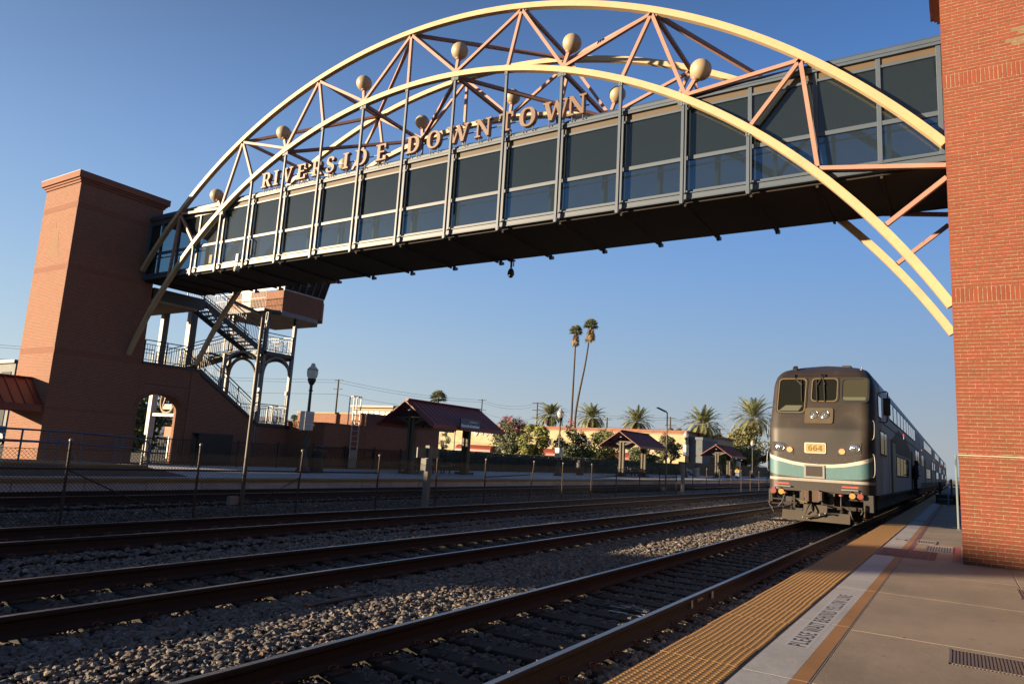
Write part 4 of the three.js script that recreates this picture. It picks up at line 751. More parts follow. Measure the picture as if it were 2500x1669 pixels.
function sideWin(t, za, zb, y0, y1, s, nm = 'window') {   // pane with a dark gasket on one side of a car
  const x = (y) => XC + s * trW(y), f = (a, b, c, d, o, th) => { const g = new THREE.BoxGeometry(th, d - c, b - a), p = g.attributes.position; for (let i = 0; i < p.count; i++) { const y = p.getY(i) + (c + d) / 2; p.setXYZ(i, x(y) + s * (o + p.getX(i)), y, p.getZ(i) + (a + b) / 2); } g.computeVertexNormals(); return g; };
  const w = part(t, nm, f(zb - .05, za + .05, y0 - .05, y1 + .05, .004, .024), gasket);
  part(w, 'pane', f(zb, za, y0, y1, .012, .02), winMat);
}
function bogie(t, zc) {
  const g = [];
  for (const dz of [-1.25, 1.25]) for (const s of [-1, 1]) part(t, 'wheel', new THREE.CylinderGeometry(.46, .46, .13, 28).rotateZ(PI / 2).translate(XC + s * .752, .46, zc + dz), trUnder);
  for (const s of [-1, 1]) g.push(cbox(XC + s * 1.05 - .09, XC + s * 1.05 + .09, .42, .72, zc - 1.8, zc + 1.8, .03), cbox(XC + s * 1.05 - .14, XC + s * 1.05 + .14, .55, .95, zc - .3, zc + .3, .03), cbox(XC + s * 1.05 - .12, XC + s * 1.05 + .12, .34, .62, zc - 1.42, zc - 1.08, .03), cbox(XC + s * 1.05 - .12, XC + s * 1.05 + .12, .34, .62, zc + 1.08, zc + 1.42, .03));
  part(t, 'bogie_frame', g, trUnder);
}
function coach(z0, z1, label, m) {
  const t = thing('passenger_coach', label, 'train car', [XC, 0, z0], { group: 'double-deck train coaches standing at the near platform' });
  carBody(t, z0, z1, m);
  part(t, 'end_gangway', box(XC - .6, XC + .6, 1.0, 3.4, z0, z0 + .35), gasket);
  const L = z0 - z1;
  for (const s of [1, -1]) {
    for (let i = 0; i < 9; i++) sideWin(t, z0 - 6.2 - i * 1.75, z0 - 7.6 - i * 1.75, 3.72, 4.3, s);
    for (let i = 0; i < 5; i++) sideWin(t, z0 - 9 - i * 1.6, z0 - 10.3 - i * 1.6, 1.6, 2.3, s);
    for (const q of [1.4, 2.9, L - 2.5, L - 4]) sideWin(t, z0 - q, z0 - q - 1.1, 2.4, 3.1, s);
    for (const q of [6, L - 7.5]) part(t, 'door', box(XC + s * 1.47, XC + s * 1.495, .95, 2.9, z0 - q - 1.5, z0 - q), M.steel);
    part(t, 'stripe', box(XC + s * 1.478, XC + s * 1.486, .98, 1.28, z1 + .1, z0 - .1), tealM);
  }
  part(t, 'underframe', box(XC - 1.35, XC + 1.35, .5, .95, z1 + .3, z0 - .3), trDark); bogie(t, z0 - 3.2); bogie(t, z1 + 3.2);
  part(t, 'roof_vent', [box(XC - .5, XC + .5, 5.0, 5.14, z0 - 5, z0 - 3), box(XC - .5, XC + .5, 5.0, 5.14, z1 + 3, z1 + 5)], M.galv);
  const ml = part(t, 'marker_light', box(XC + 1.45, XC + 1.50, 3.42, 3.5, z0 - 2.1, z0 - 1.98), M.redLamp); return t;
}
M.redLamp = mat([.5, .03, .02], .4, { emissive: new THREE.Color().setRGB(1, .05, .03), emissiveIntensity: .8 });
{
  const t = thing('cab_car', 'dark brown and teal fronted double-deck cab car numbered 664 leading the train', 'train car', [XC, 0, TZ]);
  // front shell
  const ys = [.98, 1.1, 1.3, 1.6, 2, 2.4, 2.8, 2.92, 3.2, 3.5, 3.8, 4.1, 4.3, 4.45, 4.58, 4.68, 4.76, 4.84, 4.9, 4.95, 5, 5.03, 5.05, 5.065], zE = -26.3, pos = [], uv = [], idx = [], nu = 44;
  ys.forEach((y) => {
    const W = Math.max(.01, trW(y)), b = TZ - trBack(y), R = Math.min(.34, W * .6), row = [];
    for (let i = 0; i < 2; i++) row.push([-W, lerp(zE, b - R, i / 2), -(W - R) - R * PI / 2 - (b - R - lerp(zE, b - R, i / 2))]);
    for (let i = 0; i <= 8; i++) { const a = i / 8 * PI / 2; row.push([-(W - R) - R * Math.cos(a), b - R + R * Math.sin(a), -(W - R) - R * (PI / 2 - a)]); }
    for (let i = 1; i < 22; i++) { const x = lerp(-(W - R), W - R, i / 22); row.push([x, b, x]); }
    for (let i = 0; i <= 8; i++) { const a = (1 - i / 8) * PI / 2; row.push([(W - R) + R * Math.cos(a), b - R + R * Math.sin(a), (W - R) + R * (PI / 2 - a)]); }
    for (let i = 1; i >= 0; i--) row.push([W, lerp(zE, b - R, i / 2), (W - R) + R * PI / 2 + (b - R - lerp(zE, b - R, i / 2))]);
    for (const [x, z, s] of row) { pos.push(XC + x, y, z); uv.push(clamp(s / 4 + .5, .002, .998), (y - .95) / 4.15); }
  });
  const n = pos.length / 3 / ys.length; for (let j = 0; j < ys.length - 1; j++) for (let i = 0; i < n - 1; i++) { const a = j * n + i, b = a + n; idx.push(a, a + 1, b + 1, a, b + 1, b); }
  let sh = new THREE.BufferGeometry(); sh.setAttribute('position', new THREE.Float32BufferAttribute(pos, 3)); sh.setAttribute('uv', new THREE.Float32BufferAttribute(uv, 2)); sh.setIndex(idx); sh.computeVertexNormals();
  const N = 1024, cv = document.createElement('canvas'); cv.width = cv.height = N; const c = cv.getContext('2d'), PX = (s) => (s / 4 + .5) * N, PY = (y) => N - (y - .95) / 4.15 * N, r = RNG(664);
  c.fillStyle = '#2d2420'; c.fillRect(0, 0, N, N);
  for (let i = 0; i < 260; i++) { const x = PX(-1.6 + 3.2 * r()), y = PY(1.9 + 3 * r()), w = 20 + 90 * r(), h = 12 + 60 * r(), g = c.createRadialGradient(x, y, 2, x, y, w * .6); const dark = r(); g.addColorStop(0, dark < .5 ? 'rgba(48,38,34,.22)' : dark < .8 ? 'rgba(72,54,45,.20)' : 'rgba(86,80,72,.20)'); g.addColorStop(1, 'rgba(80,60,50,0)'); c.fillStyle = g; c.save(); c.translate(0, y * (1 - h / w)); c.scale(1, h / w); c.fillRect(x - w, y - w * 2, w * 2, w * 4); c.restore(); }
  const blot = (x, y, rad, col) => { rad *= 1.7; const g = c.createRadialGradient(PX(x), PY(y), 1, PX(x), PY(y), rad); g.addColorStop(0, col); g.addColorStop(.45, col.replace(/[\d.]+\)$/, (m) => parseFloat(m) * .7 + ')')); g.addColorStop(1, col.replace(/[\d.]+\)$/, '0)')); c.fillStyle = g; c.fillRect(PX(x) - rad, PY(y) - rad, rad * 2, rad * 2); };
  blot(-1.15, 2.75, 110, 'rgba(88,83,74,.5)'); blot(-.85, 2.6, 80, 'rgba(80,74,66,.28)'); blot(1.28, 3.1, 120, 'rgba(92,87,78,.6)'); blot(1.1, 2.7, 90, 'rgba(80,74,66,.28)'); blot(.8, 2.85, 70, 'rgba(14,12,12,.8)'); blot(.55, 2.6, 60, 'rgba(15,13,13,.6)'); blot(.3, 2.35, 50, 'rgba(30,26,24,.55)'); blot(-.35, 2.75, 90, 'rgba(44,36,32,.5)'); blot(-1.2, 3.2, 60, 'rgba(46,38,34,.4)'); blot(.3, 4.75, 120, 'rgba(76,58,49,.3)');
  c.strokeStyle = 'rgba(30,22,20,.6)'; c.lineWidth = 1.5; for (const [a, b, d, e] of [[-1.4, 3.0, 1.4, 3.0], [-.42, 3.66, 1.4, 3.66], [-1.4, 3.3, -.45, 3.3], [-1.4, 2.92, 1.4, 2.92], [0, 2.5, .1, 3.0]]) { c.beginPath(); c.moveTo(PX(a), PY(b)); c.lineTo(PX(d), PY(e)); c.stroke(); }
  const S = [-1.75, -1.5, -1.16, -.75, -.4, 0, .4, .75, 1.16, 1.5, 1.75], U = [2.24, 2.06, 1.97, 1.87, 1.825, 1.81, 1.825, 1.87, 1.97, 2.09, 2.26], Lo = [2.13, 1.95, 1.86, 1.77, 1.725, 1.71, 1.725, 1.77, 1.86, 1.97, 2.14], Te = [1.66, 1.5, 1.43, 1.40, 1.385, 1.38, 1.385, 1.395, 1.42, 1.5, 1.68];
  const band = (A, B, col) => { c.fillStyle = col; c.beginPath(); S.forEach((s, i) => c[i ? 'lineTo' : 'moveTo'](PX(s), PY(A[i]))); [...S].reverse().forEach((s, i) => c.lineTo(PX(s), PY(B[S.length - 1 - i]))); c.fill(); };
  c.fillStyle = '#2b221e'; c.fillRect(0, PY(2.1), N, N); band(Lo, Te, '#547f86'); band(U, Lo, '#d2ccc1');
  c.fillStyle = '#a8a29a'; c.fillRect(PX(-1.75), PY(1.37), PX(1.75) - PX(-1.75), PY(1.285) - PY(1.37));
  for (let i = 0; i < 420; i++) { const x = PX(-1.6 + 3.2 * r()), y = PY(1.1 + 1.1 * r()), s = 1 + 3 * r(); c.fillStyle = r() < .5 ? 'rgba(40,34,30,.28)' : 'rgba(200,205,195,.25)'; c.fillRect(x, y, s, s * (1 + 2 * r())); }
  for (let i = 0; i < 46; i++) { const x = PX(-1.5 + 3 * r()), y = PY(1.3 + .6 * r()); c.fillStyle = 'rgba(46,40,36,.14)'; c.fillRect(x, y, 2, 20 + 50 * r()); }
  c.fillStyle = '#c4c4c6'; c.fillRect(0, 0, PX(-1.78), N); c.fillRect(PX(1.80), 0, N, N); c.fillStyle = '#2d2420'; c.fillRect(PX(1.62), PY(5.1), PX(1.80) - PX(1.62), PY(2.2) - PY(5.1)); c.fillRect(PX(-1.78), PY(5.1), PX(-1.62) - PX(-1.78), PY(2.2) - PY(5.1));
  c.fillStyle = '#6e6b68'; c.fillRect(PX(1.83), PY(5.1), N, PY(4.45) - PY(5.1));
  const tx = new THREE.CanvasTexture(cv); tx.colorSpace = THREE.SRGBColorSpace;
  part(t, 'front_shell', sh, mat([.72, .72, .72], .58, { map: tx, bumpMap: T.paint, bumpScale: .004 }), { uv: true });
  carBody(t, -26.28, -53, bodyMat);
  // shapes laid on the front: outline in (x, y), pushed onto the shell
  const onShell = (g, off) => { const p = g.attributes.position; for (let i = 0; i < p.count; i++) p.setXYZ(i, p.getX(i) + XC, p.getY(i), p.getZ(i) + TZ - trBack(p.getY(i)) + off); g.computeVertexNormals(); return g; };
  const rr = (a, b, c2, d, q) => { const s = new THREE.Shape(); s.moveTo(a + q, c2); s.lineTo(b - q, c2); s.quadraticCurveTo(b, c2, b, c2 + q); s.lineTo(b, d - q); s.quadraticCurveTo(b, d, b - q, d); s.lineTo(a + q, d); s.quadraticCurveTo(a, d, a, d - q); s.lineTo(a, c2 + q); s.quadraticCurveTo(a, c2, a + q, c2); return s; };
  const ex = (s, d, o = 0) => onShell(new THREE.ExtrudeGeometry(s, { depth: d, bevelEnabled: false, curveSegments: 6 }), o);
  const inset = (a, b, c2, d, q, k) => rr(a + k, b - k, c2 + k, d - k, Math.max(.01, q - k * .6));
  const glassA = mat([.014, .015, .014], .1, { clearcoat: 1, clearcoatRoughness: .06 }), glassB = mat([.05, .049, .036], .25, { clearcoat: 1, clearcoatRoughness: .1 });
  part(t, 'grab_rail', [[-1.42, 1.5, 2.2], [1.43, 1.5, 2.2], [-1.42, 2.6, 3.2], [1.43, 2.6, 3.2]].map(([x, a, b]) => tube([[XC + x, a, TZ - .22], [XC + x * 1.05, a + .05, TZ - .12 - trBack(a)], [XC + x * 1.05, b - .05, TZ - .12 - trBack(b)], [XC + x, b, TZ - .25 - trBack(b)]], .014, 14, 6)), M.galv);
  part(t, 'panel_seam', [ex(poly([[-1.12, 2.915], [1.12, 2.915], [1.12, 2.925], [-1.12, 2.925]]), .004, 0), ex(poly([[-.40, 3.655], [1.18, 3.655], [1.18, 3.668], [-.40, 3.668]]), .004, 0), ex(poly([[-1.2, 4.60], [1.15, 4.60], [1.15, 4.615], [-1.2, 4.615]]), .02, 0), ex(poly([[-1.2, 3.24], [-.42, 3.24], [-.42, 3.25], [-1.2, 3.25]]), .004, 0)], trDark);
  for (const [a, b, c2, d, gold] of [[-1.26, -.42, 3.38, 4.52, 1], [-.27, .50, 3.75, 4.52, 1], [.60, 1.34, 3.76, 4.5, 0]]) {
    const out = inset(a, b, c2, d, .14, -.035); out.holes.push(inset(a, b, c2, d, .14, 0)); const w = part(t, 'windshield', ex(inset(a, b, c2, d, .14, .02), .006, .006), gold ? glassA : glassB);
    part(w, 'gasket', ex(out, .018, 0), gasket); const o2 = inset(a, b, c2, d, .14, 0); o2.holes.push(inset(a, b, c2, d, .14, .028)); part(w, 'window_frame', ex(o2, .03, 0), gold ? frameGold : gasket);
  }
  const cabI = mat([.075, .085, .055], .7); part(t, 'cab_shelf', [ex(poly([[-1.2, 3.44], [-.62, 3.44], [-.5, 3.62], [-1.0, 3.62]]), .002, .0125), ex(poly([[.62, 3.8], [1.28, 3.8], [1.28, 3.9], [.62, 3.9]]), .002, .0125)], cabI);
  // wipers
  for (const [x, x2] of [[-.85, -.55], [.05, -.1], [.02, .12]]) part(t, 'wiper', (() => { const g = [bar([x, 4.62, 0], [x2, 4.3, 0], .035), bar([x2 - .04, 4.45, .0], [x2 + .02, 3.75, 0], .026), cbox(x - .06, x + .06, 4.58, 4.66, -.02, .03, .01)].map((q) => onShell(wuv(q), .05)); return g; })(), gasket);
  // headlights
  const chrome = mat([.7, .7, .68], .18, { metalness: 1 }), lens = mat([.55, .57, .55], .12, { clearcoat: 1 });
  part(t, 'headlight_panel', ex(rr(-.41, .40, 3.05, 3.54, .08), .035, 0), mat([.105, .08, .05], .5, { map: T.grime }));
  for (const x of [-.14, .17]) { const h = part(t, 'headlight', onShell(new THREE.TorusGeometry(.115, .016, 8, 28).translate(x, 3.33, .04), 0), chrome); part(h, 'lens', onShell(new THREE.SphereGeometry(.112, 20, 10, 0, 2 * PI, 0, PI / 2).scale(1, .3, 1).rotateX(PI / 2).translate(x, 3.33, .036), 0), mat([.30, .32, .30], .1, { metalness: .8 })); part(h, 'bulb', onShell(ball(x, 3.33, .062, .02, 10, 8), 0), lens); }
  // ditch lights and markers in slanted recesses
  const amber = mat([.8, .22, .05], .4, { emissive: new THREE.Color().setRGB(1, .32, .10), emissiveIntensity: .22 });
  for (const [o, lx, mx, ly, my] of [[[[-1.33, 2.17], [-.72, 2.07], [-.70, 2.20], [-1.0, 2.42], [-1.33, 2.46]], -1.1, -.82, 2.29, 2.22], [[[.5, 2.09], [1.16, 2.17], [1.19, 2.5], [.95, 2.44], [.5, 2.12]], 1.01, .66, 2.33, 2.22]]) {
    part(t, 'lamp_recess', ex(poly(o), .012, 0), M.black);
    const d = part(t, 'ditch_light', onShell(new THREE.TorusGeometry(.118, .016, 8, 26).translate(lx, ly, .02), 0), chrome); part(d, 'reflector', onShell(new THREE.SphereGeometry(.115, 20, 10, 0, 2 * PI, 0, PI / 2).scale(1, .35, 1).rotateX(PI / 2).translate(lx, ly, .02), 0), mat([.45, .46, .48], .12, { metalness: .9 })); part(d, 'bulb', onShell(ball(lx, ly, .055, .03, 10, 8), 0), chrome);
    const m = part(t, 'marker_lamp', onShell(new THREE.TorusGeometry(.078, .014, 8, 24).translate(mx, my, .018), 0), mat([.45, .2, .18], .4)); part(m, 'lamp_lens', onShell(new THREE.CylinderGeometry(.07, .07, .02, 20).rotateX(PI / 2).translate(mx, my, .02), 0), amber);
  }
  // number plate
  const pc = document.createElement('canvas'); pc.width = 256; pc.height = 136; const p2 = pc.getContext('2d'); p2.fillStyle = '#a08850'; p2.fillRect(0, 0, 256, 136); p2.fillStyle = '#57461c'; p2.font = 'bold 120px sans-serif'; p2.textAlign = 'center'; p2.fillText('664', 128, 112, 220); const ptx = new THREE.CanvasTexture(pc); ptx.colorSpace = THREE.SRGBColorSpace;
  const np = part(t, 'number_board', ex(rr(-.42, .225, 2.11, 2.465, .05), .012, 0), trDark); part(np, 'board_frame', ex(rr(-.395, .215, 2.135, 2.455, .05), .02, 0), M.white);
  const pg = new THREE.PlaneGeometry(.54, .262); pg.translate(-.085, 2.295, .024); part(np, 'printed_number', onShell(pg, 0), mat([1, 1, 1], .6, { map: ptx }), { uv: true });
  // grille
  const gr = part(t, 'grille', ex(poly([[-.41, 1.39], [.17, 1.39], [.17, 1.79], [-.41, 1.79]], [[[-.355, 1.44], [.115, 1.44], [.115, 1.745], [-.355, 1.745]]]), .03, 0), mat([.25, .255, .25], .5, { map: T.paint })); part(gr, 'recess', ex(poly([[-.36, 1.435], [.12, 1.435], [.12, 1.75], [-.36, 1.75]]), .004, 0), trDark);
  part(gr, 'grille_bars', Array.from({ length: 19 }, (_, i) => onShell(box(-.35 + i * .0245, -.34 + i * .0245, 1.44, 1.745, .006, .022), 0)), mat([.12, .105, .095], .7));
  part(t, 'rivets', Array.from({ length: 11 }, (_, i) => onShell(ball(-1.2 + i * .245, 1.985 + .0 * i, .004, .011, 6, 4), 0)), M.galv);
  part(t, 'warning_label', [ex(poly([[-1.27, 1.165], [-.85, 1.165], [-.85, 1.205], [-1.27, 1.205]]), .004, .001), ex(poly([[.64, 1.165], [1.08, 1.165], [1.08, 1.205], [.64, 1.205]]), .004, .001)], mat([.5, .06, .05], .5));
  part(t, 'step_bar', [bar([XC - 1.25, 1.1, TZ + .07], [XC - .8, 1.1, TZ + .07], .03), bar([XC - 1.25, 1.1, TZ + .07], [XC - 1.25, 1.1, TZ - .05], .03), bar([XC - .8, 1.1, TZ + .07], [XC - .8, 1.1, TZ - .05], .03), bar([XC + .64, 1.1, TZ + .07], [XC + 1.08, 1.1, TZ + .07], .03), bar([XC + .64, 1.1, TZ + .07], [XC + .64, 1.1, TZ - .05], .03), bar([XC + 1.08, 1.1, TZ + .07], [XC + 1.08, 1.1, TZ - .05], .03)], M.galv);
  // under the front: coupler, plow, hoses, frame
  part(t, 'end_skirt', [box(XC - 1.46, XC - 1.3, .62, .985, TZ - .5, TZ - .06), box(XC + 1.2, XC + 1.46, .5, .985, TZ - .5, TZ - .06)], trDark);
  part(t, 'buffer_beam', [cbox(XC - 1.25, XC + 1.2, .78, .98, TZ - .55, TZ - .35, .02), box(XC - 1.2, XC - .5, .52, .62, TZ - .45, TZ - .25), box(XC + .35, XC + 1.15, .5, .6, TZ - .45, TZ - .25)], trUnder);
  part(t, 'coupler', [cbox(XC - .33, XC + .08, .69, 1.04, TZ - .2, TZ + .22, .06), cbox(XC - .23, XC - .03, .74, .98, TZ - .8, TZ - .2, .03), cbox(XC - .36, XC - .2, .70, 1.02, TZ + .1, TZ + .3, .04), cbox(XC + .02, XC + .16, .74, 1.0, TZ + .12, TZ + .26, .04)], mat([.075, .042, .03], .7, { map: T.rust }));
  part(t, 'coupler_guard', [bar([XC - .55, .70, TZ + .05], [XC - .3, .66, TZ + .12], .05), box(XC - .56, XC - .44, .6, 1.0, TZ - .4, TZ - .1), box(XC + .28, XC + .4, .62, .98, TZ - .4, TZ - .1), cbox(XC - .48, XC - .36, .8, 1.02, TZ - .1, TZ + .05, .02), cbox(XC + .24, XC + .44, .88, 1.02, TZ - .15, TZ, .02)], mat([.075, .06, .043], .8, { map: T.rust }));
  part(t, 'snow_plow', [prismX([[TZ + .12, .12], [TZ + .02, .40], [TZ - .02, .40], [TZ + .07, .12]], XC - 1.04, XC + .85), prismX([[TZ - .0, .38], [TZ - .03, .60], [TZ - .06, .60], [TZ - .04, .38]], XC - .44, XC + .22)], mat([.06, .05, .038], .75, { map: T.rust }));
  part(t, 'plow_brace', [bar([XC - .8, .42, TZ - .02], [XC - .8, .7, TZ - .5], .06), bar([XC + .6, .42, TZ - .02], [XC + .6, .7, TZ - .5], .06)], trUnder);
  const hose = (pts, r2 = .022) => part(t, 'air_hose', tube(pts.map(([x, y, z]) => [XC + x, y, TZ + z]), r2, 18, 7), M.black);
  hose([[-.95, .93, .02], [-.97, .8, .08], [-1.05, .6, .1], [-1.16, .47, .06]]); hose([[.62, .92, .02], [.62, .75, .1], [.63, .55, .1], [.66, .45, .05]]); hose([[.78, .6, .02], [.86, .5, .1], [.9, .36, .12], [.93, .27, .1]]); hose([[-.25, .62, .05], [-.32, .45, .14], [-.38, .32, .14]]); hose([[-.2, .62, .05], [-.18, .45, .14], [-.14, .38, .14]]); hose([[-.42, .22, .17], [-.2, .24, .2], [.0, .32, .18], [.2, .38, .16], [.45, .36, .1]], .028); hose([[-.3, .20, .17], [-.05, .30, .2], [.12, .37, .17]], .024); hose([[1.15, .6, .0], [1.18, .5, .05], [1.14, .42, .05]], .02); hose([[-1.42, .62, .0], [-1.4, .5, .06], [-1.3, .42, .08]], .02);
  part(t, 'hose_coupling', [ball(XC - .42, .22, TZ + .18, .032, 8, 6), ball(XC - .3, .20, TZ + .18, .03, 8, 6), ball(XC + .05, .32, TZ + .19, .04, 8, 6), ball(XC + .2, .38, TZ + .17, .03, 8, 6)], M.galv);
  const disc = (x, y, col, nm) => part(t, nm, [new THREE.CylinderGeometry(.085, .085, .07, 18).rotateX(PI / 2 - .2).translate(XC + x, y, TZ + .03), box(XC + x - .04, XC + x + .04, y + .05, y + .13, TZ - .03, TZ + .0)], col);
  const red = mat([.20, .025, .02], .55, { map: T.paint }), yel = mat([.34, .20, .025], .55, { map: T.paint }); disc(-1.3, .93, red, 'red_socket'); disc(-1.07, .92, yel, 'yellow_socket'); disc(.92, .93, yel, 'yellow_socket'); disc(1.13, .93, red, 'red_socket');
  part(t, 'hose_cock', [new THREE.CylinderGeometry(.07, .07, .05, 14).translate(XC - .96, .9, TZ + .02), new THREE.CylinderGeometry(.07, .07, .05, 14).translate(XC + .62, .93, TZ + .02)], red);
  part(t, 'step_frame', [bar([XC - 1.4, .86, TZ], [XC - 1.4, .45, TZ + .02], .03), bar([XC - 1.4, .7, TZ], [XC - .98, .7, TZ], .04), bar([XC - 1.4, .56, TZ], [XC - 1.02, .56, TZ], .03), bar([XC - 1.02, .84, TZ], [XC - 1.02, .45, TZ], .03), bar([XC - 1.48, .62, TZ - .05], [XC - 1.3, .3, TZ], .03), bar([XC - .72, .85, TZ - .1], [XC - .72, .42, TZ - .1], .06), bar([XC + 1.26, .7, TZ], [XC + 1.24, .35, TZ + .02], .05)], trUnder);
  part(t, 'underframe', [box(XC - 1.38, XC + 1.38, .5, .95, -52.6, -25.4), box(XC - .8, XC + .8, .35, .9, TZ - 1.8, TZ - .5)], trDark); bogie(t, -26.9); bogie(t, -49.8);
  // roof fittings
  part(t, 'horn', [bar([XC - .86, 4.85, TZ - 1.1], [XC - .86, 4.95, TZ - 1.3], .12), box(XC + .5, XC + .75, 4.98, 5.04, TZ - 2.2, TZ - 1.6)], gasket); part(t, 'antenna', [rod([XC + 1.12, 4.66, TZ - 1.2], [XC + 1.12, 4.92, TZ - 1.2], .015), ball(XC + 1.1, 4.82, TZ - 1.2, .05, 8, 6), rod([XC + .95, 4.78, TZ - 1.2], [XC + 1.25, 4.74, TZ - 1.2], .02)], M.galv);
  part(t, 'roof_antenna', [box(XC + 1.0, XC + 1.25, 4.66, 4.72, -29.8, -29.2), box(XC + 1.0, XC + 1.25, 4.66, 4.72, -44.6, -44), rod([XC + 1.1, 4.72, -29.5], [XC + 1.35, 4.74, -29.9], .02)], gasket); part(t, 'rain_gutter', bar([XC + 1.40, 4.34, -26], [XC + 1.40, 4.34, -52.8], .03), M.galv);
  // right side
  const mir = part(t, 'mirror', cbox(XC + 1.6, XC + 1.8, 3.5, 4.05, -25.65, -25.5, .03), gasket); part(mir, 'mirror_arm', [tube([[XC + 1.4, 4.2, -25.5], [XC + 1.72, 4.25, -25.55], [XC + 1.72, 4.05, -25.57]], .02, 10, 6), tube([[XC + 1.45, 3.3, -25.5], [XC + 1.68, 3.28, -25.55], [XC + 1.7, 3.5, -25.57]], .02, 10, 6)], gasket);
  sideWin(t, -25.2, -26.1, 3.45, 4.1, 1, 'cab_side_window'); sideWin(t, -25.6, -26.7, 2.28, 2.98, 1); sideWin(t, -26.95, -27.7, 2.28, 2.98, 1);
  part(t, 'louvre', [0, 1, 2, 3, 4, 5, 6].map((i) => box(XC + 1.40, XC + 1.46, 3.6 + i * .1, 3.66 + i * .1, -28.4, -27.5)), trDark);
  for (let i = 0; i < 9; i++) sideWin(t, -29.4 - i * 2.02, -31.0 - i * 2.02, 3.68, 4.28, 1);
  for (let i = 0; i < 4; i++) sideWin(t, -32.4 - i * 2.0, -34.1 - i * 2.0, 1.62, 2.36, 1); for (const z of [-47.2, -49.4]) sideWin(t, z, z - 1.6, 2.45, 3.15, 1);
  part(t, 'door', box(XC + 1.47, XC + 1.492, .95, 2.86, -31.9, -30.2), bodyMat2); part(t, 'door_edge', [box(XC + 1.47, XC + 1.51, .95, 2.9, -30.25, -29.75), box(XC + 1.47, XC + 1.50, 2.86, 2.95, -32.0, -29.75)], mat([.16, .11, .03], .6)); part(t, 'door_opening', box(XC + 1.44, XC + 1.488, .7, 2.95, -44.4, -42.6), M.black);
  part(t, 'livery_panel', [prismX([[-30.3, 2.96], [-34, 3.5], [-38, 3.45], [-42, 2.98], [-42, 2.5], [-32.2, 2.5], [-32.2, 2.96]], XC + 1.475, XC + 1.483)], mat([.10, .115, .15], .5, { map: T.grime })); part(t, 'panel_seam', [box(XC + 1.478, XC + 1.484, .95, 3, -28.75, -28.7), box(XC + 1.478, XC + 1.484, 3.3, 3.34, -52, -26.6)], trDark);
  part(t, 'status_light', [box(XC + 1.44, XC + 1.50, 3.42, 3.52, -37.2, -37.05)], M.redLamp); part(t, 'status_light', [box(XC + 1.44, XC + 1.50, 3.30, 3.4, -37.2, -37.05)], mat([.7, .7, .7], .4, { emissive: new THREE.Color(1, 1, 1), emissiveIntensity: .2 }));
  part(t, 'sill_strip', box(XC + 1.46, XC + 1.50, .9, .98, -53, -24.5), trDark);
  coach(-53.5, -80.5, 'second double-deck coach of the train, behind the cab car', bodyMat); coach(-81, -108, 'third double-deck coach of the train', bodyMat2); coach(-108.5, -135.5, 'fourth double-deck coach of the train', bodyMat2); coach(-136, -163, 'farthest visible double-deck coach of the train', bodyMat2);
  const w = thing('white_panel', 'small white panel sticking out behind the upper left edge of the train front', 'sign', [-8.6, .1, -45]);   // station sign beyond the train
  part(w, 'panel', cbox(-10.1, -9.55, 5.4, 6.9, -48.05, -48, .01), M.white); part(w, 'post', cbox(-9.9, -9.75, -.3, 5.4, -48.1, -47.95), M.galv);
}
// ------------------------------------------------------------------ vegetation builders
const leafQuad = (list, p, n, s, r, asp = .7) => { // one bent leaf-clump face
  const u = V().crossVectors(n, V(r() - .5, r() - .5, r() - .5)).normalize(), v = V().crossVectors(n, u).normalize(), a = s, b = s * asp;
  const P = (x, y, k) => [p.x + u.x * x + v.x * y + n.x * k, p.y + u.y * x + v.y * y + n.y * k, p.z + u.z * x + v.z * y + n.z * k];
  const A = P(-a, 0, 0), B = P(0, -b, s * .15), C = P(a, 0, 0), D = P(0, b, s * .15); list.push(...A, ...B, ...C, ...A, ...C, ...D);
};
function leafGeo(list) { const g = new THREE.BufferGeometry(); g.setAttribute('position', new THREE.Float32BufferAttribute(list, 3)); g.computeVertexNormals(); g.setAttribute('uv', new THREE.Float32BufferAttribute(new Float32Array(list.length / 3 * 2), 2)); return g; }
const leafM = (rgb) => mat(rgb, .8, { transmission: .35, thickness: 0, side: THREE.DoubleSide });
const G = { green: [leafM([0.061, 0.094, 0.025]), leafM([0.094, 0.128, 0.031]), leafM([0.039, 0.061, 0.020])], yellow: [leafM([0.181, 0.192, 0.032]), leafM([0.256, 0.240, 0.043]), leafM([0.107, 0.134, 0.027])], dark: [leafM([0.023, 0.035, 0.014]), leafM([0.035, 0.049, 0.016]), leafM([0.017, 0.025, 0.011])], grey: [leafM([0.143, 0.163, 0.098]), leafM([0.117, 0.130, 0.072])], pink: leafM([0.291, 0.059, 0.069]), olive: [leafM([0.169, 0.156, 0.039]), leafM([0.208, 0.189, 0.052]), leafM([0.111, 0.111, 0.033])], palm: [leafM([0.130, 0.150, 0.052]), leafM([0.195, 0.195, 0.072]), leafM([0.091, 0.111, 0.039])], straw: leafM([0.221, 0.150, 0.065]) };
function clump(lists, cx, cy, cz, rx, ry, rz, n, s, r) {
  for (let i = 0; i < n; i++) { const d = V(r() * 2 - 1, r() * 2 - 1, r() * 2 - 1); if (d.length() > 1) { i--; continue; } const k = .55 + .45 * r(); d.normalize().multiplyScalar(k * (.8 + .3 * r())); const p = V(cx + d.x * rx, cy + d.y * ry, cz + d.z * rz), nn = V(d.x + (r() - .5) * 1.4, d.y + (r() - .5) * 1.4 + .3, d.z + (r() - .5) * 1.4).normalize(); leafQuad(lists[Math.floor(r() * lists.length)], p, nn, s * (.6 + .8 * r()), r); }
}
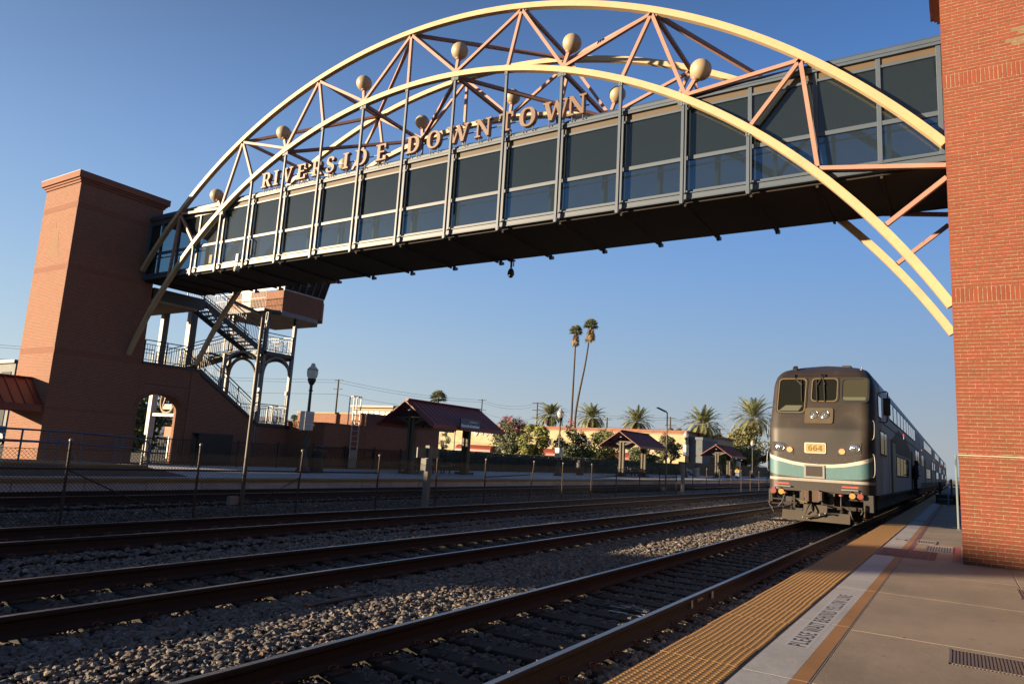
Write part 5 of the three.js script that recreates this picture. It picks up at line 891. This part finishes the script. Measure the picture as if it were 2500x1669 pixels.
function tree(name, label, [x, y, z], h, rad, pal, seed, o = {}) {
  const t = thing(name, label, 'tree', [x, y, z]), r = RNG(seed), L = pal.map(() => []), fl = [], h0 = h * (o.trunk ?? .25);
  const stems = o.stems ?? 3, tr = [];
  for (let i = 0; i < stems; i++) { const a = i / stems * 6.28 + r(), e = [x + Math.cos(a) * rad * .45, y + h * .6, z + Math.sin(a) * rad * .45]; tr.push(tube([[x + Math.cos(a) * .12, y, z + Math.sin(a) * .12], [x + Math.cos(a) * rad * .12, y + h * .25, z + Math.sin(a) * rad * .12], e], .05 + .012 * h, 10, 6)); for (let k = 0; k < 3; k++) tr.push(rod(e, [e[0] + (r() - .5) * rad, e[1] + h * .2 * r() + .2, e[2] + (r() - .5) * rad], .035, .012, 5)); }
  part(t, 'trunk', tr, M.trunk);
  const n = o.clumps ?? 22;
  for (let i = 0; i < n; i++) { const a = r() * 6.28, f = r(), yy = y + h0 + (h - h0) * (.12 + .8 * f), rr = rad * Math.sqrt(Math.max(.05, Math.sin(PI * clamp(.12 + f * .86, 0, 1)))) * (.35 + .5 * r()), s = rad * (.26 + .2 * r()); clump(L, x + Math.cos(a) * rr, yy, z + Math.sin(a) * rr, s, s * .8, s, o.per ?? 150, o.leaf ?? .12, r); if (o.flowers && f > .45 && r() < .8) clump([fl], x + Math.cos(a) * rr, yy + s * .75, z + Math.sin(a) * rr, s * .45, s * .6, s * .45, 60, .085, r); }
  L.forEach((l, i) => l.length && part(t, 'crown', leafGeo(l), pal[i])); if (fl.length) part(t, 'blossom', leafGeo(fl), G.pink);
  return t;
}
function datePalm(label, [x, y, z], H, R, seed) {
  const t = thing('date_palm', label, 'palm tree', [x, y, z], { group: 'date palms behind the far platform' }), r = RNG(seed), L = [[], [], []], dead = [];
  part(t, 'trunk', lathe([[0, 0], [.55, 0], [.42, .6], [.34, 1.5], [.34, H * .7], [.46, H - .5], [.3, H], [0, H]], x, y, z, 14), M.trunk);
  const frond = (az, el, len, droop, list) => {
    const N = 18, d = V(Math.cos(az), 0, Math.sin(az)); let p = V(x + d.x * .2, y + H, z + d.z * .2), e = el; const side = V(-d.z, 0, d.x);
    for (let i = 0; i < N; i++) { const st = len / N, dir = V(d.x * Math.cos(e), Math.sin(e), d.z * Math.cos(e)), q = p.clone().addScaledVector(dir, st), up = V().crossVectors(side, dir).normalize(); e -= droop / N * (1 + i / N);
      const w = .015; list.push(p.x - side.x * w, p.y, p.z - side.z * w, p.x + side.x * w, p.y, p.z + side.z * w, q.x, q.y, q.z);
      if (i > 1) for (const s of [-1, 1]) for (let k = 0; k < 2; k++) { const b = p.clone().lerp(q, k / 2), ll = .5 * Math.sin(PI * clamp((i + k / 2) / N, .1, .93)) * (R / 3) + .1, tip = b.clone().addScaledVector(side, s * ll * .8).addScaledVector(dir, ll * .75).addScaledVector(up, ll * (.25 - .3 * r())); list.push(b.x, b.y, b.z, b.x + dir.x * .15, b.y + dir.y * .15, b.z + dir.z * .15, tip.x, tip.y, tip.z); }
      p = q; }
  };
  for (let i = 0; i < 66; i++) { const f = i / 66; frond(i * 2.39996 + r() * .3, 1.4 - 1.75 * f + (r() - .5) * .2, R * (.95 + .3 * r()), .35 + .6 * f + .25 * r(), L[Math.floor(r() * 3)]); }
  for (let i = 0; i < 14; i++) frond(i * 2.4 + r(), -.7 - .4 * r(), R * .8, .7, dead);
  L.forEach((l, i) => part(t, 'crown', leafGeo(l), G.palm[i])); part(t, 'dead_fronds', leafGeo(dead), G.straw);
}
function fanPalm(label, [x, y, z], H, R, seed, o = {}) {
  const t = thing('fan_palm', label, 'palm tree', [x, y, z], { group: o.group }), r = RNG(seed), L = [[], []], dead = [], bend = o.bend ?? 0, top = V(x + bend, y + H, z);
  part(t, 'trunk', (() => { const g = new THREE.TubeGeometry(new THREE.CatmullRomCurve3([V(x, y, z), V(x + bend * (o.bow ?? .1), y + H * .35, z), V(x + bend * .62, y + H * .75, z), top]), 24, 1, 9), p = g.attributes.position; for (let i = 0; i < p.count; i++) { const k = Math.floor(i / 10) / 24, c0 = new THREE.CatmullRomCurve3([V(x, y, z), V(x + bend * (o.bow ?? .1), y + H * .35, z), V(x + bend * .62, y + H * .75, z), top]).getPointAt(clamp(k, 0, 1)), rad = lerp(.24, .12, k) * (o.thick ?? 1); p.setXYZ(i, c0.x + (p.getX(i) - c0.x) * rad, c0.y + (p.getY(i) - c0.y) * rad, c0.z + (p.getZ(i) - c0.z) * rad); } return g; })(), M.trunk);
  const fan = (az, el, list, len, R2) => { const d = V(Math.cos(az) * Math.cos(el), Math.sin(el), Math.sin(az) * Math.cos(el)), c = top.clone().addScaledVector(d, len), s = V(-Math.sin(az), 0, Math.cos(az)), u = V().crossVectors(s, d); list.push(top.x, top.y, top.z, top.x + s.x * .04, top.y, top.z + s.z * .04, c.x, c.y, c.z); for (let k = 0; k < 11; k++) { const a = (k / 10 - .5) * 3.6, dir = d.clone().multiplyScalar(Math.cos(a)).addScaledVector(s, Math.sin(a)), tip = c.clone().addScaledVector(dir, R2 * (.8 + .3 * r())); tip.y -= R2 * .18 * r() + R2 * .1; const w = dir.clone().cross(u).multiplyScalar(.09 * R2), m = c.clone().addScaledVector(dir, R2 * .45); list.push(c.x, c.y, c.z, m.x + w.x, m.y + w.y, m.z + w.z, tip.x, tip.y, tip.z, c.x, c.y, c.z, tip.x, tip.y, tip.z, m.x - w.x, m.y - w.y, m.z - w.z); } };
  for (let i = 0; i < 46; i++) fan(i * 2.4, 1.35 - 1.75 * (i / 46) + (r() - .5) * .3, L[i % 2], R * .5, R * .62); if (!o.bare) for (let i = 0; i < 40; i++) { const q = top.clone(); fan(i * 2.4, -1.2 - .3 * r(), dead, R * (.4 + 1.5 * (i / 40)), R * .5); }
  L.forEach((l, i) => part(t, 'crown', leafGeo(l), G.palm[i ? 2 : 0])); if (dead.length) part(t, 'dead_skirt', leafGeo(dead), G.straw); return t;
}
// ------------------------------------------------------------------ beige commercial building
{
  const z = -100, b = thing('beige_building', 'long beige building with a terracotta red parapet band behind the trees', 'building', [-58, .06, -110]), xr = -33.2, xl = -84;
  part(b, 'wall', box(xl, xr, .06, 5.95, -125, z), M.beige); part(b, 'parapet', box(xl - .1, xr + .1, 5.952, 6.42, -125.1, z + .12), M.beigeTop);
  part(b, 'string_course', box(xl, xr, 3.05, 3.2, z, z + .08), M.cream); part(b, 'parapet_lip', box(xl - .1, xr + .1, 5.84, 5.95, z, z + .16), M.cream);
  for (const [x, y, w, h] of [[-56.0, 3.3, 1.2, 1.2], [-49, 3.3, 1.2, 1.2], [-43, 3.3, 1.2, 1.2], [-65.8, 3.4, 1.6, 1.3]]) { const q = part(b, 'window', box(x - w / 2, x + w / 2, y, y + h, z + .01, z + .06), M.cream); part(q, 'pane', box(x - w / 2 + .12, x + w / 2 - .12, y + .12, y + h - .12, z + .06, z + .075), M.blackGloss); part(q, 'muntin', [box(x - .03, x + .03, y + .1, y + h - .1, z + .06, z + .09)], M.cream); }
  for (const [x0, x1] of [[-73.8, -66.4], [-57, -50], [-46.5, -39]]) { const p = []; for (let i = 0; i <= 8; i++) { const a = i / 8 * PI / 2; p.push([z + 1.4 * Math.sin(a), 1.85 + 1.0 * Math.cos(a)]); } part(b, 'awning', prismX([[z, 1.75], ...p.map(([a, c]) => [a, c]), [z + 1.4, 1.75]], x0, x1), M.redRoof); part(b, 'shop_front', box(x0 + .3, x1 - .3, .1, 1.8, z + .01, z + .05), M.blackGloss); }
  const bl = thing('blue_grey_building', 'blue-grey building side at the right end of the beige building', 'building', [-32, .06, -108]); part(bl, 'wall', box(-33.0, -31.2, .06, 5.2, -108.5, -101), mat([.12, .145, .17], .85, { map: T.concrete })); part(bl, 'parapet', box(-33.1, -31.1, 5.202, 5.6, -108.6, -100.9), M.steel); part(bl, 'window', [box(-31.19, -31.15, 1.6, 3.2, -107, -105)], M.blackGloss);
  const font = await new FontLoader().loadAsync('fonts/droid/droid_sans_bold.typeface.json');
  const s = thing('shop_sign', 'white lettering with a round shield emblem on the beige wall', 'sign', [-68, 4.9, -99.9]);
  const tg = new TextGeometry('Brightwood', { font, size: .72, depth: .08, curveSegments: 4, bevelEnabled: false }); tg.computeBoundingBox(); tg.scale(.86, 1, 1); tg.translate(-69.7, 4.6, z + .06); part(s, 'letters', wuv(tg), M.white, { uv: true });
  const sg = new THREE.ExtrudeGeometry(poly([[-.45, .5], [0, .62], [.45, .5], [.42, -.1], [0, -.62], [-.42, -.1]]), { depth: .1, bevelEnabled: false }); sg.translate(-70.4, 4.95, z + .06); part(s, 'shield', sg, M.white); part(s, 'shield_face', box(-70.6, -70.2, 4.75, 5.2, z + .16, z + .18), M.steel);
}
{ // office block and grey building far left
  const o = thing('office_building', 'distant pale office building with a dark flat roof behind the brick block', 'building', [-116, .06, -128]);
  part(o, 'wall', box(-121, -108, .06, 9.3, -140, -120), M.beige); part(o, 'roof', box(-121.4, -107.6, 10.4, 10.9, -140.4, -119.6), M.steelDark); part(o, 'upper_wall', box(-120.6, -108.4, 9.3, 10.4, -139.6, -120.4), M.cream);
  for (let i = 0; i < 7; i++) part(o, 'window', box(-120.4 + i * 1.75, -119.2 + i * 1.75, 8.0, 9.5, -120.02, -119.97), M.blackGloss); for (let i = 0; i < 6; i++) part(o, 'window', box(-108.03, -107.97, 8, 9.5, -123.5 - i * 2.6, -121.5 - i * 2.6), M.blackGloss);
  const g = thing('grey_building', 'grey office building with large windows at the far left edge behind the tower', 'building', [-84, .06, -30]);
  part(g, 'wall', box(-95, -74, .06, 7.3, -42, -30), mat([.16, .18, .19], .8, { map: T.concrete })); part(g, 'roof_edge', box(-95.3, -73.7, 7.302, 7.6, -42.2, -29.7), M.steelDark); for (let i = 0; i < 8; i++) part(g, 'window', box(-94 + i * 2.5, -92.1 + i * 2.5, 5.0, 6.5, -29.99, -29.94), M.blackGloss); for (let i = 0; i < 8; i++) part(g, 'window', box(-94 + i * 2.5, -92.1 + i * 2.5, 1.2, 3.6, -29.99, -29.94), M.blackGloss);
}
function parkedCar(label, [x, y, z], rot, m, s = 1) {
  const c = thing('parked_car', label, 'car', [0, 0, 0], { group: 'parked cars in the street behind the station' });
  const out = [[-2.2, .35], [-2.15, .75], [-1.5, .88], [-.9, 1.38], [.7, 1.42], [1.4, .95], [2.1, .85], [2.25, .6], [2.2, .35]];
  part(c, 'body', toCreasedNormals(wuv(prismZ(out, -.85, .85)), .4), m, { uv: true }); part(c, 'side_window', [prismZ([[-1.25, .93], [-.82, 1.3], [.62, 1.34], [1.12, .95]], -.862, -.852), prismZ([[-1.25, .93], [-.82, 1.3], [.62, 1.34], [1.12, .95]], .852, .862)], winMat); part(c, 'windscreen', [bar([.78, 1.36, 0], [1.36, .97, 0], 1.5, .02, V(0, 1, 0)), bar([-.96, 1.32, 0], [-1.46, .92, 0], 1.5, .02)], winMat);
  for (const px of [-1.35, 1.4]) for (const pz of [-.78, .78]) { const w = part(c, 'wheel', new THREE.CylinderGeometry(.33, .33, .2, 20).rotateX(PI / 2).translate(px, .33, pz), M.black); part(w, 'rim', new THREE.CylinderGeometry(.2, .2, .21, 12).rotateX(PI / 2).translate(px, .33, pz), M.galv); }
  for (const pz of [-.6, .6]) { part(c, 'headlight', box(2.16, 2.24, .62, .74, pz - .18, pz + .18), M.sign); part(c, 'tail_light', box(-2.2, -2.14, .6, .74, pz - .16, pz + .16), mat([.3, .02, .02], .4)); }
  c.position.set(x, y, z); c.rotation.y = rot; c.scale.setScalar(s); return c;
}
parkedCar('white car parked behind the hedge near the blue-grey wall', [-31.9, .06, -93], .2, mat([.6, .6, .6], .3, { clearcoat: 1, map: T.paint }));
parkedCar('dark blue car at the far left edge behind the canopy', [-61, .06, -24.5], .05, mat([.05, .09, .16], .3, { clearcoat: 1, map: T.paint }));
// ------------------------------------------------------------------ hedge, wooden fence, trees
{
  const r = RNG(19), h = thing('hedge', 'long clipped dark green hedge along the back of the far platform', 'hedge', [-31.2, .1, -60]), L = [[], []];
  part(h, 'core', cbox(-31.6, -30.85, .1, 1.5, -90, -39.5, .1), mat([.012, .018, .008], .95));
  for (let i = 0; i < 26000; i++) { const z = -39.4 - r() * 50.8, f = r(), p = f < .62 ? V(-30.82 + r() * .08, .15 + r() * 1.42, z) : f < .92 ? V(-31.7 + r() * .95, 1.5 + r() * .12, z) : V(-31.6 + r() * .8, .15 + r() * 1.4, -39.42 + r() * .12); leafQuad(L[r() < .6 ? 0 : 1], p, V((f < .62 ? 1 : 0) + r() - .5, (f < .62 ? .2 : 1) + r() - .5, r() - .5).normalize(), .05 + .05 * r(), r); }
  part(h, 'foliage', leafGeo(L[0]), G.dark[0]); part(h, 'foliage', leafGeo(L[1]), G.green[0]);
  const w = thing('board_fence', 'brown board fence behind the far platform, right of the hedge', 'fence', [-31, .1, -110]), wm = [.9, 1.05, 1.2].map((k) => mat([.15 * k, .11 * k, .07 * k], .9, { map: T.wood }));
  for (let i = 0; i < 130; i++) part(w, 'board', box(-31.03, -30.99, .1, 1.9 + .03 * r(), -90.3 - i * .42 - .40, -90.3 - i * .42), wm[i % 3]); for (let i = 0; i < 22; i++) part(w, 'post', box(-31.15, -31.03, .1, 1.85, -91 - i * 2.5, -90.88 - i * 2.5), wm[0]);
}
tree('crape_myrtle', 'pink flowering crape myrtle right of the first shelter', [-41.8, .06, -66], 5.3, 2.7, G.dark.concat(G.green), 101, { flowers: 1, clumps: 30, stems: 5, trunk: .22, leaf: .11 });
tree('leafy_tree', 'bright yellow-green tree between two pink flowering crape myrtles', [-37.6, .06, -64], 4.9, 1.95, G.yellow, 102, { clumps: 26, leaf: .12 });
tree('crape_myrtle', 'pink flowering crape myrtle left of the second shelter', [-34.1, .06, -66.5], 4.8, 2.3, G.dark.concat(G.green), 103, { flowers: 1, clumps: 28, stems: 5, leaf: .11 });
tree('leafy_tree', 'broad yellow-green tree directly behind the second shelter', [-33.4, .06, -72], 4.7, 2.4, G.yellow.concat(G.green), 104, { clumps: 34, leaf: .12, trunk: .1 });
tree('leafy_tree', 'dark green tree seen under the roof of the second shelter', [-31.9, .06, -80], 3.7, 1.9, G.green, 105, { clumps: 26, trunk: .1 });
tree('crape_myrtle', 'pink flowering crape myrtle behind the second light pole', [-31.9, .06, -89], 5.0, 2.0, G.dark.concat(G.green), 106, { flowers: 1, clumps: 28, stems: 4, leaf: .12 });
tree('leafy_tree', 'round green shrub tree behind the third shelter', [-32.6, .06, -112], 4.2, 2.6, G.green.concat(G.yellow), 107, { clumps: 30, trunk: .05, leaf: .14 });
tree('leafy_tree', 'large olive-yellow tree behind the date palm beside the train', [-33.6, .06, -134], 9.0, 4.6, G.olive, 108, { clumps: 46, trunk: .08, leaf: .2, per: 170 });
tree('leafy_tree', 'slender grey-green tree in front of the beige wall', [-54.2, .06, -70], 3.9, .95, G.grey, 109, { clumps: 14, stems: 2, leaf: .07, per: 90, trunk: .3 });
tree('leafy_tree', 'shaded green tree seen through the brick arch', [-55, .06, -31], 5.0, 3.6, G.green, 110, { clumps: 40, trunk: .05, leaf: .16 });
tree('leafy_tree', 'low green bush behind the white frame beyond the arch', [-50.5, .06, -33.5], 3.4, 2.2, G.yellow.concat(G.green), 111, { clumps: 22, trunk: .05, leaf: .12 });
datePalm('date palm left of the two tall palms', [-72.7, .06, -130], 10.0, 3.1, 201); datePalm('date palm just right of the two tall palms', [-63.1, .06, -130], 9.7, 3.2, 202); datePalm('date palm above the second shelter roof', [-53.2, .06, -130], 9.1, 3.2, 203); datePalm('large date palm left of the third shelter', [-32.7, .06, -106], 7.6, 2.9, 204); datePalm('largest date palm, right beside the train front', [-32.6, .06, -137], 10.8, 4.6, 205);
datePalm('dark low date palm between the tall palm trunks', [-66.5, .06, -138], 7.2, 2.6, 206);
fanPalm('left one of the two very tall slender fan palms', [-57.3, .06, -110], 23.9, 1.3, 301, { group: 'pair of very tall fan palms', bend: .2 }); fanPalm('right one of the two very tall fan palms, with a curved trunk', [-56.1, .06, -110], 24.8, 1.4, 302, { group: 'pair of very tall fan palms', bend: 1.9, bow: -.22 });
fanPalm('stout fan palm showing above the first shelter roof', [-95.1, .06, -120], 12.6, 2.0, 303, { bare: 1 });
fanPalm('tiny distant fan palm right of the second light pole', [-55, .06, -160], 8.9, 1.0, 304, { bare: 0, group: 'small distant fan palms' }); fanPalm('tiny distant fan palm touching the second light pole', [-57, .06, -160], 9.1, .9, 305, { group: 'small distant fan palms' }); fanPalm('small distant fan palm above the third shelter roof', [-42.9, .06, -150], 7.2, 1.3, 306, { bare: 1, group: 'small distant fan palms' }); fanPalm('small distant fan palm left of the nearest notice', [-175.7, .06, -150], 8.9, 1.2, 307, { group: 'small distant fan palms' }); fanPalm('small distant fan palm just behind the nearest notice', [-173.8, .06, -150], 8.8, 1.1, 308, { group: 'small distant fan palms' }); tree('leafy_tree', 'distant dark tree right of the nearest notice', [-153.6, .06, -140], 9.4, 1.6, G.dark, 112, { clumps: 16, leaf: .2 }); tree('leafy_tree', 'distant low green tree behind the nearest lamp post', [-167.7, .06, -150], 8.5, 1.9, G.green, 113, { clumps: 16, leaf: .22 });
// ------------------------------------------------------------------ utility poles and wires
{
  const wood = mat([.10, .075, .055], .9, { map: T.wood }), P = [];
  const pole = (x, z, h, label, arms, rot = 0) => { const p = thing('utility_pole', label, 'utility pole', [x, .06, z], { group: 'wooden utility poles in the distance' }); part(p, 'shaft', rod([x, .06, z], [x, h, z], .2, .13, 10), wood); for (const a of arms) { part(p, 'crossarm', bar([x - 1.1 * Math.cos(rot), a, z + 1.1 * Math.sin(rot)], [x + 1.1 * Math.cos(rot), a, z - 1.1 * Math.sin(rot)], .12), wood); part(p, 'insulators', [-1, -.5, .5, 1].map((k) => rod([x + k * Math.cos(rot), a, z - k * Math.sin(rot)], [x + k * Math.cos(rot), a + .22, z - k * Math.sin(rot)], .05, .04, 6)), M.galv); } P.push([x, h, z]); };
  pole(-94.6, -90, 13.2, 'utility pole with short arms right of the nearest lamp post', [13.0, 11.4]); pole(-90.5, -130, 13.5, 'utility pole showing above the right end of the first shelter', [13.3, 11.0]); pole(-76, -130, 12.9, 'utility pole left of the first date palm', [12.7, 11.2, 9.6], .6); pole(-59.6, -130, 10.0, 'plain utility pole right of the two tall palms', [9.6]); pole(-46.4, -130, 10.4, 'utility pole with two arms behind the second light pole', [10.2, 8.8]); pole(-45.5, -160, 10.1, 'small utility pole left of the large olive tree', [9.9, 8.9]);
  const w = thing('power_lines', 'thin dark power lines sagging between the distant utility poles', 'power line', [-90, 10, -120], { group: undefined }), wire = (a, b, sag) => { const q = [0, .25, .5, .75, 1].map((t) => [lerp(a[0], b[0], t), lerp(a[1], b[1], t) - sag * 4 * t * (1 - t), lerp(a[2], b[2], t)]); part(w, 'wire', tube(q, .022, 20, 4), M.black); };
  for (const d of [0, .5, 2.6]) { wire([-152, 13.6 - d, -52], [-94.6, 13.1 - d, -90], 1.1); wire([-94.6, 13.1 - d, -90], [-90.5, 13.3 - d, -130], .7); wire([-90.5, 13.2 - d, -130], [-76, 12.6 - d * 1.2, -130], .9); wire([-76, 12.7 - d, -130], [-46.4, 10.2 - d * .8, -130], .9); wire([-46.4, 10.2 - d * .6, -130], [-26, 8.6 - d * .6, -150], .8); }
  for (const d of [0, .4, 2.2, 3, 4.3]) wire([-130, 13.4 - d, 14], [-125, 14.6 - d, -60], 1.2);
}
// ------------------------------------------------------------------ hills on the horizon
{
  const N = 160, pos = [], idx = [], hs = (a) => { const g = (c, w, h) => h * Math.exp(-(((a - c) / w) ** 2)); return g(-11, 9, 62) + g(-24, 10, 60) + g(7.5, 4.2, 46) + g(14, 6, 30) + g(-2, 9, 22) + 4 * Math.sin(a * .9) + 3 * Math.sin(a * 2.3 + 1) + 6; };
  for (let i = 0; i <= N; i++) { const a = -45 + 95 * i / N, th = (32.7 - a) * D2R, R = 2600; for (const [k, q] of [[1, 0], [1.08, .45], [1.16, .85], [1.25, 1], [1.5, .9]]) { const h = Math.max(4, hs(a) * (1 + .06 * Math.sin(i * 1.7 + k * 20))) * q * 1.25; pos.push(-Math.sin(th) * R * k, h - 2, -Math.cos(th) * R * k); } }
  for (let i = 0; i < N; i++) for (let k = 0; k < 4; k++) { const a = i * 5 + k, b = a + 5; idx.push(a, a + 1, b + 1, a, b + 1, b); }
  const g = new THREE.BufferGeometry(); g.setAttribute('position', new THREE.Float32BufferAttribute(pos, 3)); g.setIndex(idx); g.computeVertexNormals();
  const m = new THREE.Mesh(g, mat([.27, .25, .24], .95, { side: THREE.DoubleSide })); m.name = 'hills'; m.userData.kind = 'structure'; scene.add(m);
}
// ------------------------------------------------------------------ person at the train door
function figure(bones, center, half, res) {
  const mc = new MarchingCubes(res, new THREE.MeshStandardMaterial(), false, false, 60000), n = mc.size, h = n / 2, p = V(), a = V(), d = V();
  mc.isolation = 0;
  for (let k = 0; k < n; k++) for (let j = 0; j < n; j++) for (let i = 0; i < n; i++) {
    p.set((i - h) / h * half + center[0], (j - h) / h * half + center[1], (k - h) / h * half + center[2]); let s = 0;
    for (const [A, B, ra, rb] of bones) { a.set(...A); d.set(...B).sub(a); const t = clamp(p.clone().sub(a).dot(d) / d.lengthSq(), 0, 1), dist = a.addScaledVector(d, t).distanceTo(p) - lerp(ra, rb, t); s += Math.exp(-dist * 45); }
    mc.field[i + j * n + k * n * n] = Math.log(Math.max(s, 1e-30)) / 45;
  }
  mc.update(); const c = mc.count, g = new THREE.BufferGeometry(), P = new Float32Array(c * 3);
  for (let i = 0; i < c; i++) { P[i * 3] = mc.positionArray[i * 3] * half + center[0]; P[i * 3 + 1] = mc.positionArray[i * 3 + 1] * half + center[1]; P[i * 3 + 2] = mc.positionArray[i * 3 + 2] * half + center[2]; }
  g.setAttribute('position', new THREE.BufferAttribute(P, 3)); g.setAttribute('normal', new THREE.BufferAttribute(new Float32Array(mc.normalArray.subarray(0, c * 3)), 3)); return g;
}
{
  const o = [-1.98, .69, -43.4], B = (l) => l.map(([a, b, r, q]) => [[a[0] + o[0], a[1] + o[1], a[2] + o[2]], [b[0] + o[0], b[1] + o[1], b[2] + o[2]], r, q]);
  const t = thing('person', 'person in dark uniform standing in the open doorway of the cab car', 'person', [o[0], o[1], o[2]]);
  const skin = mat([.22, .12, .08], .7), cloth = mat([.016, .017, .022], .85), trousers = mat([.012, .012, .014], .9);
  const body = B([[[0, .92, 0], [0, 1.22, .02], .15, .16], [[0, 1.22, .02], [.02, 1.42, .03], .16, .13], [[-.0, 1.4, -.19], [.0, 1.4, .2], .065, .065], [[0, 1.42, .02], [.05, 1.55, .04], .055, .05], [[0, 1.4, .2], [.05, 1.13, .27], .055, .042], [[.05, 1.13, .27], [.2, 1.0, .2], .042, .032], [[0, 1.4, -.19], [-.06, 1.12, -.25], .055, .042], [[-.06, 1.12, -.25], [-.12, 1.3, -.36], .042, .032],
    [[0, .92, .09], [.03, .5, .1], .095, .07], [[.03, .5, .1], [-.02, .08, .1], .065, .045], [[0, .92, -.09], [.0, .5, -.11], .095, .07], [[0, .5, -.11], [-.05, .08, -.1], .065, .045], [[-.04, .045, .1], [.14, .035, .12], .045, .035], [[-.07, .045, -.1], [.11, .035, -.11], .045, .035],
    [[.07, 1.63, .04], [.075, 1.69, .045], .085, .092], [[.12, 1.6, .05], [.13, 1.58, .05], .05, .045]]);
  part(t, 'body', figure(body, [o[0], o[1] + .9, o[2]], 1.0, 84), cloth);
  part(t, 'face', [ball(o[0] + .115, o[1] + 1.64, o[2] + .05, .075, 14, 10), new THREE.ConeGeometry(.018, .05, 6).rotateZ(-1.3).translate(o[0] + .195, o[1] + 1.63, o[2] + .055)], skin);
  part(t, 'cap', lathe([[0, .1], [.08, .085], [.1, .03], [.1, 0], [0, 0]], o[0] + .07, o[1] + 1.7, o[2] + .045, 16), trousers);
  for (const [hx, hy, hz] of [[.2, 1.0, .2], [-.12, 1.3, -.36]]) part(t, 'hand', [cbox(o[0] + hx - .04, o[0] + hx + .05, o[1] + hy - .02, o[1] + hy + .02, o[2] + hz - .035, o[2] + hz + .035, .01), ...[0, 1, 2, 3].map((i) => rod([o[0] + hx + .05, o[1] + hy, o[2] + hz - .026 + i * .018], [o[0] + hx + .11 - (i === 3 ? .02 : 0), o[1] + hy - .03, o[2] + hz - .026 + i * .018], .009, .007, 6)), rod([o[0] + hx, o[1] + hy, o[2] + hz + .035], [o[0] + hx + .05, o[1] + hy + .01, o[2] + hz + .065], .01, .008, 6)], skin);
  const bag = thing('bag', 'dark bag on the doorway floor beside the person', 'bag', [-1.95, .69, -44.3]); part(bag, 'body', cbox(-2.06, -1.86, .69, 1.05, -44.55, -44.1, .05), trousers); part(bag, 'handle', tube([[-1.96, 1.05, -44.45], [-1.96, 1.15, -44.33], [-1.96, 1.05, -44.2]], .012, 12, 6), trousers);
}
{ // boarding platform with blue rails on the near platform, far along the train
  const b = thing('boarding_platform', 'dark raised boarding platform with blue handrails beside the right tower', 'platform', [-.7, .15, -50]);
  part(b, 'deck', box(-1.25, 1.5, .15, .66, -57, -50), M.asphalt); part(b, 'edge', box(-1.27, -1.2, .6, .67, -57, -50), M.darkPaint);
  for (let z = -50.2; z > -57; z -= 1.6) part(b, 'railing_post', rod([-.45, .66, z], [-.45, 1.6, z], .03), M.blueRail); part(b, 'handrail', [rod([-.45, 1.6, -50.2], [-.45, 1.6, -57], .032), rod([-.45, 1.2, -50.2], [-.45, 1.2, -57], .026)], M.blueRail);
  part(b, 'ramp_rail', tube([[-.45, 1.6, -50.2], [-.5, 1.5, -49.4], [-.55, .85, -46], [-.55, .2, -44.8]], .035, 20, 7), M.blueRail); part(b, 'step_box', box(-1.1, -.35, .15, .45, -50, -48.8), M.darkPaint);
  for (let z = -53; z > -57; z -= 1.5) part(b, 'wheel_stop', rod([-1.1, .66, z], [-1.1, 1.4, z], .04), M.darkPaint);
}
// ------------------------------------------------------------------ finish
scene.traverse((o) => { if (o.isMesh) { o.castShadow = true; o.receiveShadow = true; } });
renderer.render(scene, camera);
